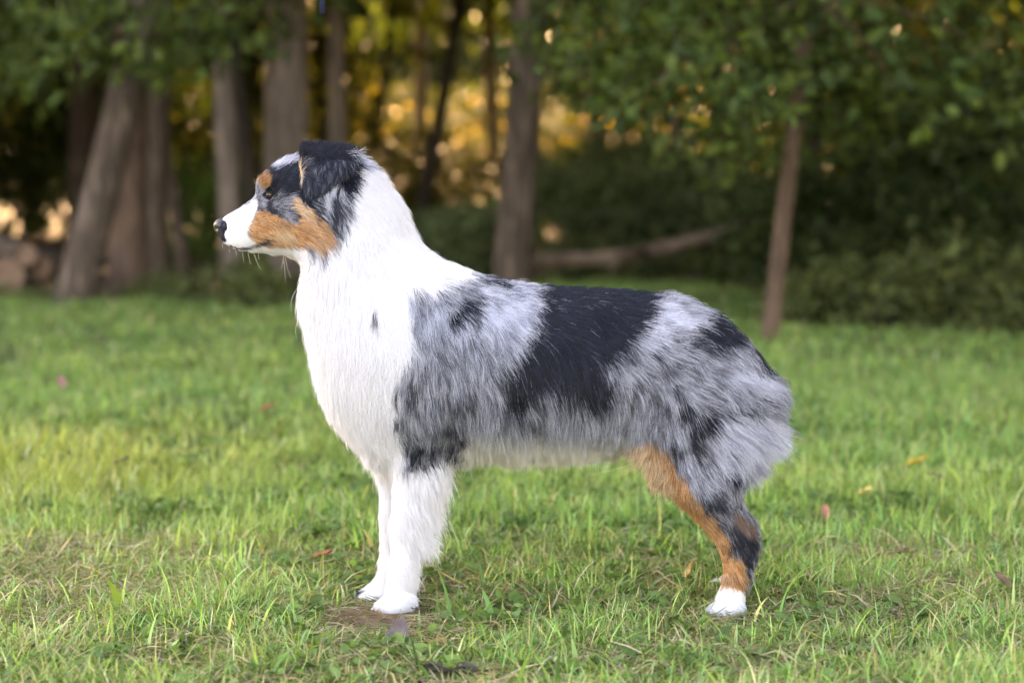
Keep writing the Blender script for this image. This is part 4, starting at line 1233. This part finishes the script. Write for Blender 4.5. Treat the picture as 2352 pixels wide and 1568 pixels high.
def curves_object(name, pts, cols, rad, mat, parent):
    n, K, _ = pts.shape
    h = bpy.data.hair_curves.new(name)
    h.add_curves([K] * n)
    h.attributes['position'].data.foreach_set('vector', np.ascontiguousarray(pts.reshape(-1)))
    r = h.attributes.get('radius') or h.attributes.new('radius', 'FLOAT', 'POINT')
    taper = 1 - 0.8 * np.linspace(0, 1, K) ** 1.5
    r.data.foreach_set('value', (rad[:, None] * taper[None]).astype(np.float32).ravel())
    a = h.attributes.new('tint', 'FLOAT_COLOR', 'POINT')
    c = np.ones((n, K, 4), np.float32)
    c[..., :3] = cols[:, None] if cols.ndim == 2 else cols
    a.data.foreach_set('color', c.ravel())
    h.materials.append(mat)
    o = bpy.data.objects.new(name, h)
    return link(o, parent)

NHAIR = 330000
pts, C, Ln, cls = make_fur(NHAIR)
K = pts.shape[1]
cc = np.repeat(C[:, None], K, 1)
# belly hair: grey at the root, cream towards the tip
pxr, pyr = body_px(pts[:, 0].astype(float))
lowb = (sstep(950, 1015, pyr) * ((pxr > 1060) & (pxr < 1450)))[:, None, None] * np.linspace(0, 1, K)[None, :, None] ** .7 * 0.95
cc = cc * (1 - lowb) + np.array([.74, .70, .61]) * lowb
rad = np.where(Ln < 0.012, 0.00020, 0.00026) * (0.8 + 0.4 * rng.random(NHAIR))
fur = curves_object('fur', pts, cc, rad, M_FUR, DOG); fur['kind'] = 'stuff'
print('T fur', time.time() - T0)

# ---- nose, eyes, whiskers, claws
m_nose = noise_mat('nose_leather', (0.012, 0.012, 0.016), (0.035, 0.034, 0.042), 260, rough=0.38, bump=0.25, spec=0.5, dist=0.001)
def ball(name, c, r, mat, parent, sub=3, deform=None):
    import bmesh
    bm = bmesh.new(); bmesh.ops.create_icosphere(bm, subdivisions=sub, radius=1.0)
    me = bpy.data.meshes.new(name)
    for v in bm.verts:
        p = Vector(v.co)
        if deform: p = deform(p)
        v.co = Vector((p.x * r[0], p.y * r[1], p.z * r[2]))
    bm.to_mesh(me); bm.free()
    for p in me.polygons: p.use_smooth = True
    me.materials.append(mat)
    o = bpy.data.objects.new(name, me); o.location = c
    return link(o, parent)
def nose_def(p):
    p = p.copy()
    for sg in (-1, 1):                       # nostril commas on each side of the front
        d = (p - Vector((-0.62, 0.62 * sg, -0.18))).length
        p *= 1 - 0.34 * math.exp(-(d / 0.26) ** 2)
        d = (p - Vector((-0.15, 0.95 * sg, -0.35))).length
        p *= 1 - 0.22 * math.exp(-(d / 0.25) ** 2)
    if abs(p.y) < 0.12 and p.x < -0.3 and p.z < 0.2: p *= 0.95
    p.z += 0.10 * p.x * p.x
    return p
nose = ball('nose', at(511, 521, CAM_D), (0.0128, 0.0180, 0.0138), m_nose, DOG, 4, nose_def)
m_lid = noise_mat('eyelid_skin', (0.012, 0.011, 0.012), (0.03, 0.027, 0.028), 200, rough=0.75, bump=0.1, spec=0.15)
m_eye = noise_mat('eye', (0.02, 0.011, 0.006), (0.05, 0.026, 0.012), 60, rough=0.12, bump=0.0, spec=0.45)
pxb, pyb = body_px(BV)
for sgn in (-1, 1):
    sel = (np.hypot(pxb - 620, pyb - 448) < 10) & (BV[:, 1] * sgn > 0.01)
    ys = BV[sel, 1].mean() if sel.any() else sgn * 0.035
    c = at(620, 448, CAM_D + ys)
    e = ball('eye', (c.x, ys - sgn * 0.0062, c.z), (0.0080, 0.0080, 0.0058), m_eye, DOG)
    v, lp, ln = tube_np([(0.0095 * math.cos(t), sgn * 0.0035, 0.0048 * math.sin(t)) for t in np.linspace(0, 6.283, 22)], np.full(22, 0.0016), seg=6)
    mesh_np('eyelid', v, lp, m_lid, e, smooth=True, lens=ln)
# whiskers
wh = []
def whisk(p0, p1, bow, y0, y1):
    a, b = at(*p0, CAM_D + y0), at(*p1, CAM_D + y1)
    t = np.linspace(0, 1, 8)[:, None]
    base = np.array(a) * (1 - t) + np.array(b) * t
    base[:, 2] += bow * np.sin(np.pi * t[:, 0])
    wh.append(base)
for sgn in (-1, 1):
    for (p0, p1, bow) in [(z1([(440, 920)])[0], z1([(660, 930)])[0], .010), (z1([(430, 960)])[0], z1([(740, 1060)])[0], .016), (z1([(420, 980)])[0], z1([(640, 1010)])[0], .008),
                          (z1([(400, 1000)])[0], z1([(510, 1080)])[0], .006), (z1([(330, 1000)])[0], z1([(480, 900)])[0], .004)]:
        whisk(p0, p1, bow, sgn * .026, sgn * .062)
for (p0, p1, bow) in [((z1([(480, 1140)])[0]), z1([(555, 1300)])[0], .004), (z1([(520, 1140)])[0], z1([(530, 1210)])[0], .001), (z1([(430, 1140)])[0], z1([(455, 1250)])[0], .002), (z1([(380, 1140)])[0], z1([(395, 1240)])[0], .0),
                      (z1([(745, 1140)])[0], z1([(770, 1420)])[0], .003), (z1([(755, 1140)])[0], z1([(820, 1380)])[0], .006), (z1([(750, 1140)])[0], z1([(725, 1300)])[0], .004), (z1([(200, 1060)])[0], z1([(205, 1110)])[0], .0), (z1([(260, 1110)])[0], z1([(270, 1150)])[0], .0), (z1([(320, 1125)])[0], z1([(330, 1180)])[0], 0)]:
    whisk(p0, p1, -bow, random.uniform(-.012, .012), random.uniform(-.02, .02))
wh = np.array(wh, dtype=np.float32)
o = curves_object('whiskers', wh, np.tile(np.array([[.75, .70, .62]]), (len(wh), 1)), np.full(len(wh), 0.00026), M_FUR, DOG); o['kind'] = 'stuff'
m_claw = noise_mat('claw', (0.34, 0.26, 0.23), (0.52, 0.43, 0.38), 80, rough=0.45, bump=0.1)
for (bx, by, yc) in [(893, 1393, -0.058), (826, 1388, 0.052), (1650, 1408, -0.072), (1628, 1392, 0.072)]:
    for (oy, ox) in [(-.030, 10), (-.0105, -3), (.0095, -4), (.028, 8)]:
        c = at(bx + ox, by, CAM_D + yc + oy)
        q = np.linspace(0, 1, 5)
        path = np.stack([c.x - 0.017 - 0.009 * q, np.full(5, c.y), c.z - 0.001 - 0.006 * q ** 2], -1)
        v, lp, ln = tube_np(path, np.array([.0026, .0024, .002, .0013, .0004]), seg=7)
        mesh_np('claw', v, lp, m_claw, DOG, smooth=True, lens=ln)
print('T dog', time.time() - T0)
print('T total', time.time() - T0)
